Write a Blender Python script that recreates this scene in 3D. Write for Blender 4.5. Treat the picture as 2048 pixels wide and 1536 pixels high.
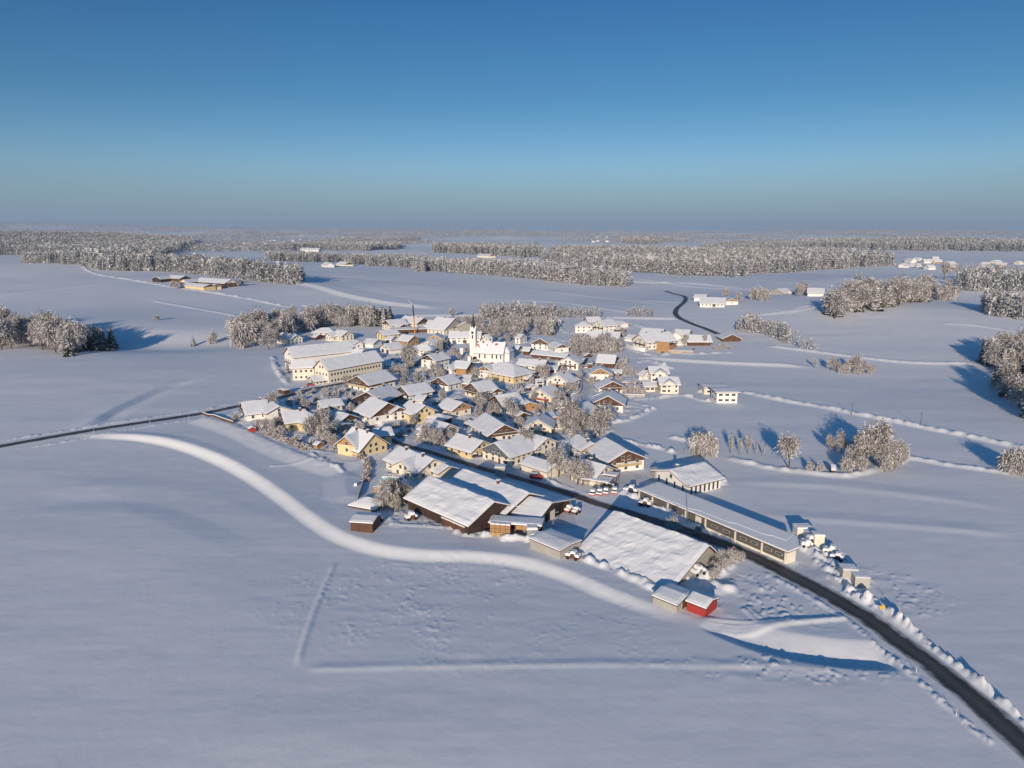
import bpy, math, random
import numpy as np
R = math.radians
for o in list(bpy.data.objects): bpy.data.objects.remove(o)
S = bpy.context.scene
C = S.collection
# ------------------------------------------------------------ camera, sky, sun
CH = 90.0; PIT = R(12.33); FP = 1409.0        # drone height, pitch, focal length in photo pixels
cd = bpy.data.cameras.new('camera'); cam = bpy.data.objects.new('camera', cd); C.objects.link(cam)
cam.location = (0, 0, CH); cam.rotation_euler = (math.pi/2-PIT, 0, 0)
cd.sensor_width = 36; cd.lens = 36*FP/2048; cd.clip_start = 1; cd.clip_end = 80000
S.camera = cam
S.view_settings.view_transform = 'Standard'; S.view_settings.look = 'None'
S.view_settings.exposure = 0; S.view_settings.gamma = 1
SUN_EL = 13.0; SUN_AZ = 12.0
W = bpy.data.worlds.new('World'); S.world = W; W.use_nodes = True
nt = W.node_tree; nt.nodes.clear()
sky = nt.nodes.new('ShaderNodeTexSky'); sky.sky_type = 'NISHITA'; sky.sun_disc = False
sky.sun_elevation = R(SUN_EL); sky.sun_rotation = R(180+SUN_AZ)
sky.altitude = 400; sky.air_density = 1.0; sky.dust_density = 0.6; sky.ozone_density = 3.0
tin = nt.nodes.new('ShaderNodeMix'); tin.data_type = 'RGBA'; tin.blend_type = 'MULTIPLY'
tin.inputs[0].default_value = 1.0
rp = nt.nodes.new('ShaderNodeValToRGB'); e = rp.color_ramp.elements    # sky tint by height; top stop, above the view, raised to tint shade blue
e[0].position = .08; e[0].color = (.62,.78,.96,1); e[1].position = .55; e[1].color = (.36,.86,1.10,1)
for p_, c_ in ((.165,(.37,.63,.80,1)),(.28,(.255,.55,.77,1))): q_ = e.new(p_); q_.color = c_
# a band of cold grey ground mist low over the horizon
tc = nt.nodes.new('ShaderNodeTexCoord'); sx = nt.nodes.new('ShaderNodeSeparateXYZ')
mr = nt.nodes.new('ShaderNodeMapRange'); mr.interpolation_type = 'SMOOTHSTEP'
mr.inputs[1].default_value = -0.02; mr.inputs[2].default_value = 0.11; mr.inputs[3].default_value = 1.0; mr.inputs[4].default_value = 0.0
mx = nt.nodes.new('ShaderNodeMix'); mx.data_type = 'RGBA'; mx.inputs[7].default_value = (2.25, 3.15, 4.45, 1)
bg = nt.nodes.new('ShaderNodeBackground'); bg.inputs[1].default_value = 0.10
wo = nt.nodes.new('ShaderNodeOutputWorld')
L = nt.links.new
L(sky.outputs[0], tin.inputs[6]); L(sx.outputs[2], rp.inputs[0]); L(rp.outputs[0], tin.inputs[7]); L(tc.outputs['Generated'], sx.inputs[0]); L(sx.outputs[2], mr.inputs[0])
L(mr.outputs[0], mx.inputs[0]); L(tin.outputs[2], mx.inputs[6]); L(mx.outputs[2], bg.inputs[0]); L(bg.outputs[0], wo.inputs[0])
sl = bpy.data.lights.new('sun', 'SUN'); so = bpy.data.objects.new('sun', sl); C.objects.link(so)
sl.energy = 4.3; sl.color = (1.0, 0.81, 0.61); sl.angle = R(0.5)
from mathutils import Vector, Matrix
sd = Vector((math.sin(R(SUN_AZ))*math.cos(R(SUN_EL)), math.cos(R(SUN_AZ))*math.cos(R(SUN_EL)), -math.sin(R(SUN_EL))))
so.rotation_euler = sd.to_track_quat('-Z', 'Y').to_euler()

# ------------------------------------------------------------ helpers
def tag(o, label=None, cat=None, group=None, kind=None):
    if label: o['label'] = label
    if cat: o['category'] = cat
    if group: o['group'] = group
    if kind: o['kind'] = kind
    return o
def link(name, me, parent=None, loc=(0,0,0), rz=0, sc=None):
    o = bpy.data.objects.new(name, me); C.objects.link(o); o.location = loc; o.rotation_euler = (0,0,rz)
    if sc is not None: o.scale = sc
    if parent: o.parent = parent
    return o
def mesh(name, v, f, mats, mi=None, smooth=False):
    me = bpy.data.meshes.new(name); me.from_pydata(v, [], f)
    for m in mats: me.materials.append(m)
    if mi is not None: me.polygons.foreach_set('material_index', mi)
    if smooth: me.polygons.foreach_set('use_smooth', [True]*len(me.polygons))
    me.update(); return me
def npmesh(name, V, F, mats, mi=None, smooth=False):
    """V (n,3), F (m,k) with k = 3 or 4, fast path"""
    me = bpy.data.meshes.new(name); V = np.asarray(V, np.float32); F = np.asarray(F, np.int32); k = F.shape[1]
    me.vertices.add(len(V)); me.vertices.foreach_set('co', V.ravel())
    me.loops.add(F.size); me.loops.foreach_set('vertex_index', F.ravel())
    me.polygons.add(len(F)); me.polygons.foreach_set('loop_start', np.arange(0, F.size, k, dtype=np.int32))
    for m in mats: me.materials.append(m)
    if mi is not None: me.polygons.foreach_set('material_index', np.asarray(mi, np.int32))
    me.polygons.foreach_set('use_smooth', np.full(len(F), smooth))
    me.update(calc_edges=True); return me
class MB:
    def __init__(s): s.v = []; s.f = []; s.m = []
    def box(s, x0, x1, y0, y1, z0, z1, m=0, bot=True):
        n = len(s.v); s.v += [(x0,y0,z0),(x1,y0,z0),(x1,y1,z0),(x0,y1,z0),(x0,y0,z1),(x1,y0,z1),(x1,y1,z1),(x0,y1,z1)]
        fs = [(4,5,6,7),(0,1,5,4),(1,2,6,5),(2,3,7,6),(3,0,4,7)] + ([(0,3,2,1)] if bot else [])
        s.f += [tuple(n+i for i in f) for f in fs]; s.m += [m]*len(fs); return s
    def poly(s, pts, m=0):
        n = len(s.v); s.v += [tuple(p) for p in pts]; s.f.append(tuple(range(n, n+len(pts)))); s.m.append(m); return s
    def prism(s, pts, z0, z1, m=0, mt=None):
        n = len(pts); b = len(s.v); s.v += [(p[0],p[1],z0) for p in pts]+[(p[0],p[1],z1) for p in pts]
        for i in range(n):
            j = (i+1) % n; s.f.append((b+i,b+j,b+n+j,b+n+i)); s.m.append(m)
        s.f.append(tuple(range(b+n,b+2*n))); s.m.append(m if mt is None else mt)
        s.f.append(tuple(range(b+n-1,b-1,-1))); s.m.append(m); return s
    def tube(s, p0, p1, r0, r1, n=6, m=0):
        p0 = Vector(p0); p1 = Vector(p1); d = (p1-p0).normalized()
        a = d.cross(Vector((0,0,1)) if abs(d.z) < .9 else Vector((1,0,0))).normalized(); b = d.cross(a); k = len(s.v)
        for p, r in ((p0,r0),(p1,r1)):
            for i in range(n):
                t = 2*math.pi*i/n; s.v.append(tuple(p+a*math.cos(t)*r+b*math.sin(t)*r))
        for i in range(n):
            j = (i+1)%n; s.f.append((k+i,k+j,k+n+j,k+n+i)); s.m.append(m)
        s.f.append(tuple(k+n+i for i in range(n))); s.m.append(m)
        s.f.append(tuple(k+n-1-i for i in range(n))); s.m.append(m); return s
    def me(s, name, mats, smooth=False): return mesh(name, s.v, s.f, mats, s.m, smooth)

# ------------------------------------------------------------ materials
MATS = {}
def mat(name, col, rough=.8, var=.12, scale=.6, bump=0, bscale=2, kind=None, spec=.3):
    m = bpy.data.materials.new(name); m.use_nodes = True; t = m.node_tree; b = t.nodes['Principled BSDF']
    b.inputs['Roughness'].default_value = rough; b.inputs['Specular IOR Level'].default_value = spec
    c = t.nodes.new('ShaderNodeTexCoord'); no = t.nodes.new('ShaderNodeTexNoise'); no.inputs['Scale'].default_value = scale
    no.inputs['Detail'].default_value = 5
    mp = t.nodes.new('ShaderNodeMapping'); t.links.new(c.outputs['Object'], mp.inputs[0])
    if kind == 'wood': mp.inputs['Scale'].default_value = (3.2, 3.2, .25)
    if kind == 'streak': mp.inputs['Scale'].default_value = (1, 1, .12)
    t.links.new(mp.outputs[0], no.inputs['Vector'])
    r = t.nodes.new('ShaderNodeValToRGB'); r.color_ramp.elements[0].position = .28; r.color_ramp.elements[1].position = .72
    r.color_ramp.elements[0].color = tuple(x*(1-var) for x in col)+(1,); r.color_ramp.elements[1].color = tuple(min(1, x*(1+var)) for x in col)+(1,)
    t.links.new(no.outputs[0], r.inputs[0]); t.links.new(r.outputs[0], b.inputs['Base Color'])
    if bump:
        n2 = t.nodes.new('ShaderNodeTexNoise'); n2.inputs['Scale'].default_value = bscale; n2.inputs['Detail'].default_value = 4
        t.links.new(c.outputs['Object'], n2.inputs['Vector'])
        bp = t.nodes.new('ShaderNodeBump'); bp.inputs['Strength'].default_value = 1; bp.inputs['Distance'].default_value = bump
        t.links.new(n2.outputs[0], bp.inputs['Height']); t.links.new(bp.outputs[0], b.inputs['Normal'])
    MATS[name] = m; return m
SNOWC = (.84, .86, .90)
snow = mat('snow', SNOWC, .7, .03, .15, .035, .6)
rsnow = mat('roof_snow', SNOWC, .7, .025, .3, .05, 1.2)
WALL = dict(w=mat('white_plaster', (.80,.79,.76), .85, .05), c=mat('cream_plaster', (.76,.71,.60), .85, .06),
  y=mat('yellow_plaster', (.72,.59,.34), .85, .07), o=mat('ochre_timber', (.42,.25,.12), .8, .2, 1, kind='wood'),
  b=mat('brown_timber', (.115,.06,.038), .8, .35, 1, kind='wood'), d=mat('dark_timber', (.055,.035,.03), .8, .35, 1, kind='wood'),
  g=mat('grey_render', (.38,.37,.34), .8, .08), r=mat('red_boards', (.36,.045,.04), .7, .12, 1, kind='wood'),
  s=mat('slate_blue_cladding', (.13,.15,.18), .7, .12), l=mat('light_timber', (.50,.36,.20), .8, .2, 1, kind='wood'))
deck = mat('roof_underside', (.10,.05,.035), .8, .3, 1)
glass = mat('window_glass', (.035,.04,.05), .12, .2, spec=.6)
frame = mat('window_frame', (.62,.60,.56), .6, .03)
brick = mat('chimney_brick', (.13,.07,.055), .9, .2)
dark = mat('dark_opening', (.02,.018,.018), .9, .1)
metal = mat('grey_metal', (.30,.31,.32), .45, .1)
asphalt = mat('asphalt', (.058,.058,.062), .6, .4, .15)
def road_snow():      # packed snow left along the edges and in streaks between the wheel tracks
    t = asphalt.node_tree; b = t.nodes['Principled BSDF']; src = b.inputs['Base Color'].links[0].from_socket
    a = t.nodes.new('ShaderNodeAttribute'); a.attribute_name = 'edge'; c = t.nodes.new('ShaderNodeTexCoord')
    n = t.nodes.new('ShaderNodeTexNoise'); n.inputs['Scale'].default_value = .35; n.inputs['Detail'].default_value = 6; t.links.new(c.outputs['Object'], n.inputs[0])
    ad = t.nodes.new('ShaderNodeMath'); ad.operation = 'MULTIPLY_ADD'; ad.inputs[1].default_value = .75; t.links.new(n.outputs[0], ad.inputs[0]); t.links.new(a.outputs['Fac'], ad.inputs[2])
    w = t.nodes.new('ShaderNodeMath'); w.operation = 'PINGPONG'; w.inputs[1].default_value = .5; t.links.new(a.outputs['Fac'], w.inputs[0])
    w2 = t.nodes.new('ShaderNodeMapRange'); w2.inputs[1].default_value = .1; w2.inputs[2].default_value = .5; w2.inputs[3].default_value = .35; w2.inputs[4].default_value = 0; t.links.new(w.outputs[0], w2.inputs[0])
    y = t.nodes.new('ShaderNodeMix'); y.data_type = 'RGBA'; y.inputs[7].default_value = (.17,.16,.155,1); t.links.new(w2.outputs[0], y.inputs[0]); t.links.new(src, y.inputs[6]); src = y.outputs[2]
    m = t.nodes.new('ShaderNodeMapRange'); m.inputs[1].default_value = 1.02; m.inputs[2].default_value = 1.36; t.links.new(ad.outputs[0], m.inputs[0])
    x = t.nodes.new('ShaderNodeMix'); x.data_type = 'RGBA'; x.inputs[7].default_value = (.62,.64,.68,1); t.links.new(m.outputs[0], x.inputs[0]); t.links.new(src, x.inputs[6]); t.links.new(x.outputs[2], b.inputs['Base Color'])
road_snow()
packed = mat('packed_snow', (.70,.72,.76), .6, .12, .35, .05, 1.2)
bark = mat('bark', (.10,.072,.055), .9, .25, 2)
twig = mat('frosted_twig', (.225,.19,.175), .9, .2, 2)
twigs = mat('snowy_twig', (.74,.74,.76), .8, .08, 2)
needle = mat('needles', (.022,.034,.024), .85, .4, 2)
redp = mat('red_paint', (.48,.02,.03), .35, .05, spec=.5)
whitep = mat('white_paint', (.75,.74,.72), .4, .05, spec=.5)
darkp = mat('dark_paint', (.04,.045,.06), .35, .1, spec=.5)
bluep = mat('blue_tarpaulin', (.02,.30,.48), .4, .1)
orangep = mat('orange_paint', (.62,.27,.05), .45, .08)
yellowp = mat('yellow_paint', (.75,.45,.03), .45, .05)
greenp = mat('green_boards', (.045,.19,.06), .6, .1)
bayp = mat('bay_panel_grey', (.12,.112,.105), .7, .12)
cabm = mat('container_grey', (.46,.45,.42), .6, .08)
copper = mat('dark_green_copper', (.03,.055,.045), .5, .3, 1)
rust = mat('reddish_hedge_leaves', (.22,.10,.07), .9, .3, 2)
rubber = mat('rubber', (.02,.02,.02), .8, .1)
hazel = mat('yellow_green_twig', (.22,.19,.09), .9, .3, 2)

# ------------------------------------------------------------ noise and terrain
def hsh(i, j, s):
    n = (i.astype(np.int64)*374761393 + j.astype(np.int64)*668265263 + s*1274126177) & 0xffffffff
    n = ((n ^ (n >> 13)) * 1274126177) & 0xffffffff
    return ((n ^ (n >> 16)) & 0xffff)/65535.0
def vn(x, y, s=0):
    x = np.asarray(x, float); y = np.asarray(y, float)
    i = np.floor(x); j = np.floor(y); u = x-i; v = y-j; u = u*u*(3-2*u); v = v*v*(3-2*v)
    return (hsh(i,j,s)*(1-u)+hsh(i+1,j,s)*u)*(1-v)+(hsh(i,j+1,s)*(1-u)+hsh(i+1,j+1,s)*u)*v*1.0 - .5
def sm(a, b, x):
    t = np.clip((x-a)/(b-a), 0, 1); return t*t*(3-2*t)
HILLS = [  # x, y, radius x, radius y, height
 (-560,1050,260,260,7), (330,760,210,170,9), (620,1050,260,200,12),(470,660,110,90,4), (-170,1010,200,150,5), (150,1300,320,200,6),
 (-420,640,120,120,7), (-150,330,110,60,1.2), (-260,430,90,60,2.0), (480,520,120,120,4), (250,430,110,70,-2.0), (330,330,90,60,1.5), (60,120,110,40,1.0),
 (-110,190,70,50,1.2),(-900,1600,500,400,14),(900,1900,500,500,12),(0,2300,800,350,10),(-305,574,105,42,-7)]  # last entry: hollow added to lengthen and deepen shade by the left wood
def hm(x, y):
    x = np.asarray(x, float); y = np.asarray(y, float); h = np.zeros(np.broadcast(x, y).shape)
    for a,b,ra,rb,z in HILLS: h = h + z*(1.7 if b > 700 else 1)*np.exp(-((x-a)/ra)**2-((y-b)/rb)**2)
    w = sm(900, 2600, y)
    h = h + w*(34*vn(x/900, y/900, 3) + 20*vn(x/380+9, y/380, 4)) + sm(2500,7000,y)*(50*vn(x/2400+.3, y/1700, 5)+14)
    h = h + sm(-.15,-.75, x/np.maximum(y,1))*(sm(1800,5000,y)*38 + sm(4500,11000,y)*95)
    h = h + sm(9000,16000,y)*40
    h = h + sm(150,500,np.hypot(x,y-420))*1.6*vn(x/70, y/70, 8)
    return h
def ray(px, py):
    c, s = math.cos(PIT), math.sin(PIT); u = 768-py
    return np.array([px-1024, FP*c+u*s, -FP*s+u*c])
TT = np.geomspace(60, 26000, 900)
def gp(px, py):
    """ground point seen at a photo pixel (x, y)"""
    d = ray(px, py); d = d/math.hypot(d[0], d[1]); X = d[0]*TT; Y = d[1]*TT; Z = CH+d[2]*TT; g = hm(X, Y)
    k = np.nonzero(Z <= g)[0]
    if len(k) == 0: return X[-1], Y[-1]
    k = max(k[0], 1); a = Z[k-1]-g[k-1]; b = Z[k]-g[k]; t = a/(a-b); T = TT[k-1]+(TT[k]-TT[k-1])*t
    return d[0]*T, d[1]*T
def zp(px, py, z):
    d = ray(px, py); t = (z-CH)/d[2]; return d[0]*t, d[1]*t
def wp(s):
    """'x,y x,y ...' photo pixels -> world ground polyline"""
    return np.array([gp(*map(float, p.split(','))) for p in s.split()])
def smooth_line(P, n=6):
    P = np.asarray(P); Q = np.vstack([2*P[0]-P[1], P, 2*P[-1]-P[-2]]); out = []
    for i in range(1, len(Q)-2):
        for k in range(n):
            t = k/n; a,b,c,d = Q[i-1],Q[i],Q[i+1],Q[i+2]
            out.append(.5*((2*b)+(c-a)*t+(2*a-5*b+4*c-d)*t*t+(3*b-a-3*c+d)*t**3))
    out.append(P[-1]); return np.array(out)
def pdist(P, x, y):
    """signed distance (left positive) and 0..1 position along polyline P"""
    seg = np.diff(P, axis=0); ln = np.hypot(seg[:,0], seg[:,1]); cum = np.concatenate([[0], np.cumsum(ln)]); T = cum[-1]
    best = np.full(x.shape, 1e9); sg = np.zeros(x.shape); tt = np.zeros(x.shape)
    for i in range(len(seg)):
        dx = x-P[i,0]; dy = y-P[i,1]; u = seg[i]/max(ln[i],1e-6)
        t = np.clip(dx*u[0]+dy*u[1], 0, ln[i]); ex = dx-u[0]*t; ey = dy-u[1]*t; d = np.hypot(ex, ey)
        m = d < best; best = np.where(m, d, best); sg = np.where(m, np.sign(u[0]*ey-u[1]*ex), sg); tt = np.where(m, (cum[i]+t)/T, tt)
    return best*np.where(sg == 0, 1, sg), tt, T
def csp(s, xs, zs):
    k = np.clip(np.searchsorted(xs, s)-1, 0, len(xs)-2); xs = np.array(xs, float); zs = np.array(zs, float)
    t = np.clip((s-xs[k])/(xs[k+1]-xs[k]), 0, 1); t = .65*t+.35*t*t*(3-2*t); return zs[k]+(zs[k+1]-zs[k])*t
# roads (photo pixels -> ground)
ROADS = {
 'main': (smooth_line(wp('2150,1578 2029,1473 1971,1419 1913,1371 1855,1323 1798,1284 1751,1247 1705,1219 1658,1191 1599,1160 1540,1130 1484,1104 1416,1078 1357,1057 1298,1039 1240,1021 1194,1007 1145,990 1097,975 1038,957 960,936 925,925 847,901 793,885 765,868 735,848')), 6.6),
 'west': (smooth_line(wp('-90,910 0,893 100,875 200,858 300,843 400,828 480,812 560,795 620,779 700,764 760,748 800,738')), 5.6),
 'north': (smooth_line(wp('1330,582 1366,592 1370,602 1352,620 1356,634 1385,648 1410,657 1436,668')), 6.0),
 'lane': (smooth_line(wp('1146,728 1160,742 1172,762 1172,780 1160,797 1130,812')), 4.5)}
BK = 1.0
def road_mask(x, y, extra=2.0):
    m = np.ones(x.shape)
    for P, w in ROADS.values():
        lo = P.min(0)-12; hi = P.max(0)+12; k = (x > lo[0])&(x < hi[0])&(y > lo[1])&(y < hi[1])
        if not k.any(): continue
        d = np.abs(pdist(P, x[k], y[k])[0]); m[k] = np.minimum(m[k], sm(w/2, w/2+extra, d))
    return m
FEAT = []
def feature(s, xs, zs, fade=.06, lump=0, amp=None, lw=2.5):
    FEAT.append((smooth_line(wp(s), 4), xs, zs, fade, lump, amp, lw))
# embankment track curving round the village: ditch in front, sunlit slope, shaded back
feature('150,871 260,876 350,890 430,918 500,954 560,994 620,1040 680,1076 760,1101 850,1112 950,1115 1050,1128 1130,1152 1200,1182 1280,1212 1360,1234 1440,1250',
        [-4,-1.2,1.3,2.0,8], [0,-.25,.55,.6,0], .10, 0, [.8,.9,.6,.3,.2,.2,.2,.3,.3,.2])
feature('100,871 260,876 350,890 430,918 500,954 560,994 620,1040 680,1076 760,1101 850,1112 950,1115 1050,1128 1130,1152 1200,1182 1280,1212 1350,1236 1430,1252',
        [-42,-2.5,2.3,40], [0,-.9,1.15,0], .10, .0, [.3,.55,.8,1.05,1.0,.85,.75,.7,.6,.55,.45])
feature('1400,1244 1520,1290 1650,1316 1800,1328', [-3,0,8,18], [0,-1.7,.35,0], .10, .04, [.3,.8,1.1,1.0])
feature('165,858 210,838 250,815 330,778 400,757', [-9,0,5,14], [0,-1.1,.5,0], .2)
feature('598,1336 800,1333 1000,1330 1200,1328 1400,1330 1560,1332 1700,1345', [-1.6,0,2.4], [0,.16,0], .05, .1)
feature('672,1118 640,1190 612,1270 592,1336', [-1.2,0,1.2], [0,.24,0], .1)
feature('1480,783 1560,800 1640,814 1700,826 1780,841 1850,856 1950,876 2048,898 2100,908', [-3,.2,2.4,6], [0,1.3,.9,0], .03, .25)
feature('1530,692 1600,700 1700,713 1800,724 1870,727 1950,727', [-3.5,0,2,7], [0,1.2,.8,0], .06, .1)
feature('1260,712 1340,720 1460,727 1560,731 1640,736', [-6,0,7], [0,1.5,0], .2)
feature('165,532 180,543 230,555 310,568 400,582 500,598 600,618', [-4,0,4], [0,1.6,0], .04, .35, None, 5)
feature('-40,597 60,585 160,574 240,566', [-4,0,5], [0,1.3,0], .05)
feature('560,560 640,575 700,592 780,607 900,618', [-12,0,15,40], [-0,2.5,1.5,0], .12)
feature('780,633 880,632 980,632', [-6,0,10], [0,1.8,0], .1)
feature('1210,636 1290,637 1360,638', [-6,0,8], [0,1.6,0], .1)
feature('1500,578 1400,568 1250,562 1130,548', [-8,0,9], [0,1.8,0], .1)
feature('1270,556 1400,575 1560,580', [-8,0,9], [0,1.2,0], .1)
feature('1600,548 1700,560 1800,574', [-12,0,14], [0,2.5,0], .1)
for f_ in ('1030,577 1150,589 1250,601 1335,612','1030,599 1130,606 1250,624 1300,630','1480,556 1600,566 1760,578','1870,503 1960,509 2060,513','1900,548 2060,560','1740,596 1640,612 1560,628','2060,668 1960,652 1880,646','300,600 420,622 520,640','640,548 760,560 900,571','540,526 640,533 760,546','1250,600 1370,607'):
    feature(f_, [-4,0,5], [0,.9,0], .1, .1)
feature('1620,610 1560,625 1470,632', [-4,0,5], [0,1.0,0], .1)
feature('1330,872 1400,885 1440,890', [-3,0,3], [0,1.1,0], .2, .3)
feature('1440,912 1540,935 1620,945 1700,950 1790,925 1815,915 1900,930 2048,950', [-3,0,4], [0,.8,0], .06, .35)
feature('1410,1170 1480,1178', [-5,0,5], [0,.9,0], .2, .5)
feature('1440,962 1640,970 1830,990 2048,1020', [-5,0,9], [0,.3,0], .2)
feature('1500,1030 1750,1045 2048,1070', [-4,0,7], [0,.28,0], .2)
feature('400,836 480,862 560,900 640,930 700,945', [-9,0,2.5], [0,1.3,1.0], .05, .05)
feature('0,1018 150,1000 330,1010 560,1100', [-10,0,14], [0,-.28,0], .2)
feature('700,1010 690,960 715,945', [-8,0,8], [0,.6,0], .2)
feature('540,937 590,932 632,924', [-1.2,0,1.2], [0,.35,0], .05, .1)
for k, off in enumerate((0, 7, 13, 19)):   # wheel ruts
    feature(f'1392,{1236+off*.5} 1440,{1240+off} 1500,{1246+off} 1560,{1241+off*.6} 1640,{1238+off*.3} 1700,{1236+off*.1}', [-1.0,0,1.0], [0,.36,0], .08, .05, [1,1,1,.9,.6,.35])
feature('1484,1216 1500,1230 1512,1243', [-1,0,1], [0,.4,0], .1)
feature('1492,1212 1508,1226 1524,1240', [-1,0,1], [0,.4,0], .1)
feature('780,1045 790,1052 850,1055 930,1060', [-.9,0,.9], [0,.4,0], .08)
feature('783,1020 780,1040 795,1050', [-.9,0,.9], [0,.4,0], .08)
# ploughed snow banks (left = far side positive)
BANKS = []
def bank(s, w, h, seed, lw=2.2): BANKS.append((smooth_line(wp(s), 4), w*.85, h*.85, seed, lw*.95))
bank('2060,1475 2000,1405 1890,1320 1850,1285 1790,1235 1740,1200 1690,1182', 1.9, 1.7, 1, 3.0)
bank('1690,1182 1700,1188 1740,1200', 3.5, 2.2, 2, 3)
bank('2000,1502 1900,1417 1815,1342 1755,1292 1700,1245 1645,1209 1590,1177 1520,1142', 1.3, .42, 3, 1.2)
bank('1605,1085 1640,1110 1665,1140 1680,1165', 4.5, 1.7, 4, 3)
bank('1240,983 1300,1012 1360,1035 1410,1052', 2.6, 1.5, 5, 3)
bank('1100,1092 1150,1110 1200,1130 1260,1155 1310,1178 1330,1190', 2.4, 1.1, 6, 3.2)
bank('1080,955 1120,970 1160,985 1200,992', 1.5, .8, 7, 2)
bank('905,1066 940,1072 985,1070', 2.2, 1.4, 8, 4)
bank('1000,1080 1040,1078 1060,1085', 2.2, 1.5, 9, 3)
bank('0,882 100,866 200,850 300,835 400,820 520,797', 1.4, .6, 10, 1.8)
bank('60,895 200,870 300,853 400,838', 1.2, .5, 11, 1.8)
bank('545,712 552,735 565,755 580,770', 2.4, 1.2, 12, 4)
bank('600,775 640,770 700,762', 1.6, .6, 13, 3)
bank('1220,845 1260,838 1310,815', 2.6, 1.5, 14, 3)
bank('1290,800 1360,790 1400,800 1425,803', 2.6, 1.3, 15, 4)
bank('1395,785 1430,775 1480,785', 2.4, 1.2, 16, 4)
bank('1275,725 1300,722 1345,738', 3.4, 2.0, 17, 5)
bank('1260,700 1310,712 1350,706 1380,708 1470,705', 2.6, 1.3, 18, 4)
bank('1130,628 1180,630 1290,655', 3, 1.2, 19, 5)
bank('1120,655 1128,664 1150,668', 2.5, 1.5, 20, 5)
bank('1365,975 1420,968 1460,965', 2.6, 1.8, 21, 3)
bank('1365,1160 1420,1150 1450,1130 1470,1115', 3.2, 1.6, 22, 3)
bank('620,912 690,948', 1.4, .8, 23, 2.5)
bank('1240,880 1300,893 1350,905', 2.0, 1.3, 24, 3)
bank('1100,880 1130,900', 2.0, 1.0, 25, 3)
ROUGH = [(1000,1215,55,26,.16),(800,1170,40,22,.14),(1560,1180,22,14,.30),(1600,1210,20,12,.25),(1760,1180,16,14,.5),(1560,1330,26,5,.25),(1650,1338,30,5,.45),(1010,1010,70,20,.2),(860,1040,20,10,.35),(1500,1190,16,14,.2)]
ROUGH = [(*gp(a,b), c, d, e) for a,b,c,d,e in ROUGH]
VC = np.array([gp(900,800)])[0]
VP = wp('450,845 500,800 575,785 640,765 700,745 780,690 880,650 960,690 1050,668 1130,676 1230,700 1262,745 1300,785 1290,815 1225,850 1200,900 1240,930 1180,960 1080,925 960,915 860,890 790,880 740,930 640,910 540,880')
def feat(x, y, g):
    """small relief; x, y flat arrays"""
    z = np.zeros(x.shape); rm = road_mask(x, y)
    for P, xs, zs, fade, lump, amp, lw in FEAT:
        e = max(abs(xs[0]), xs[-1])+2; lo = P.min(0)-e; hi = P.max(0)+e
        k = np.nonzero((x > lo[0])&(x < hi[0])&(y > lo[1])&(y < hi[1]))[0]
        if not len(k): continue
        s, t, T = pdist(P, x[k], y[k]); env = sm(0, fade, t)*sm(0, fade, 1-t)
        if amp: env = env*np.interp(t, np.linspace(0,1,len(amp)), amp)
        v = csp(s, xs, zs)*env
        if lump: v = v + lump*np.abs(csp(s, xs, zs))*4*vn(x[k]/lw, y[k]/lw, 21)*env
        z[k] += v
    b = np.zeros(x.shape)
    for P, w, h, sd_, lw in BANKS:
        lo = P.min(0)-w*2; hi = P.max(0)+w*2
        k = np.nonzero((x > lo[0])&(x < hi[0])&(y > lo[1])&(y < hi[1]))[0]
        if not len(k): continue
        s, t, T = pdist(P, x[k], y[k]); env = sm(0,.05,t)*sm(0,.05,1-t)*(1-sm(.25*w, 1.15*w, np.abs(s)+.6*w*vn(x[k]/3, y[k]/3, sd_+60)))
        b[k] = np.maximum(b[k], h*env*np.clip(.75+1.3*vn(x[k]/lw, y[k]/lw, sd_)+1.1*vn(x[k]/lw*2.3, y[k]/lw*2.3, sd_+30)+.5*vn(x[k]/.5, y[k]/.5, sd_+31), .0, 2))
    z += b
    for a,c,ra,rb,hh in ROUGH:
        q = ((x-a)/ra)**2+((y-c)/rb)**2; k = np.nonzero(q < 1.6)[0]
        if len(k): z[k] += .6*hh*(1-sm(.5,1.5,q[k]))*(3.2*np.clip(vn(x[k]/.9,y[k]/.9,41)+.35*vn(x[k]/9,y[k]/9,44)-.26,0,1)+.5*vn(x[k]/4.5,y[k]/2.2,42))
    vil = np.zeros(x.shape); k = np.nonzero((np.abs(x-VC[0]) < 260)&(np.abs(y-VC[1]) < 330))[0]
    if len(k):
        ins = np.zeros(len(k), bool); xk, yk = x[k]+6*vn(x[k]/8, y[k]/8, 57), y[k]+6*vn(x[k]/8, y[k]/8, 58)
        for i in range(len(VP)):
            p, q = VP[i], VP[i-1]; m = (p[1] > yk) != (q[1] > yk); ins ^= m & (xk < (q[0]-p[0])*(yk-p[1])/(q[1]-p[1]+1e-9)+p[0])
        vil[k] = ins
    z += vil*(.7*vn(x/5,y/5,50)+.55*vn(x/2.1,y/2.1,51)+.9*np.clip(vn(x/1.7,y/1.7,55)-.25,0,1))
    near = 1-sm(600,1500,y)
    z += near*(.30*vn(x/38,y/14,52)+.05*vn(x/9,y/3.5,53)+.012*vn(x/2.4,y/1.2,54)+.022*vn(x/14+y/9,y/1.7-x/30,56))
    return z*rm
def hf(x, y):
    X = np.atleast_1d(np.asarray(x, float)); Y = np.atleast_1d(np.asarray(y, float)); return hm(X, Y)+feat(X, Y, None)
def h1(x, y): return float(hf(x, y)[0])
NC = 1100
rows = np.concatenate([np.linspace(-160, 84, 16), np.geomspace(88, 21000, 1400)])
u = np.linspace(-1, 1, NC); u = .8*u+.2*u**3
YY, UU = np.meshgrid(rows, u, indexing='ij'); XX = UU*(60+np.maximum(YY, 60)*.98)
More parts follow.
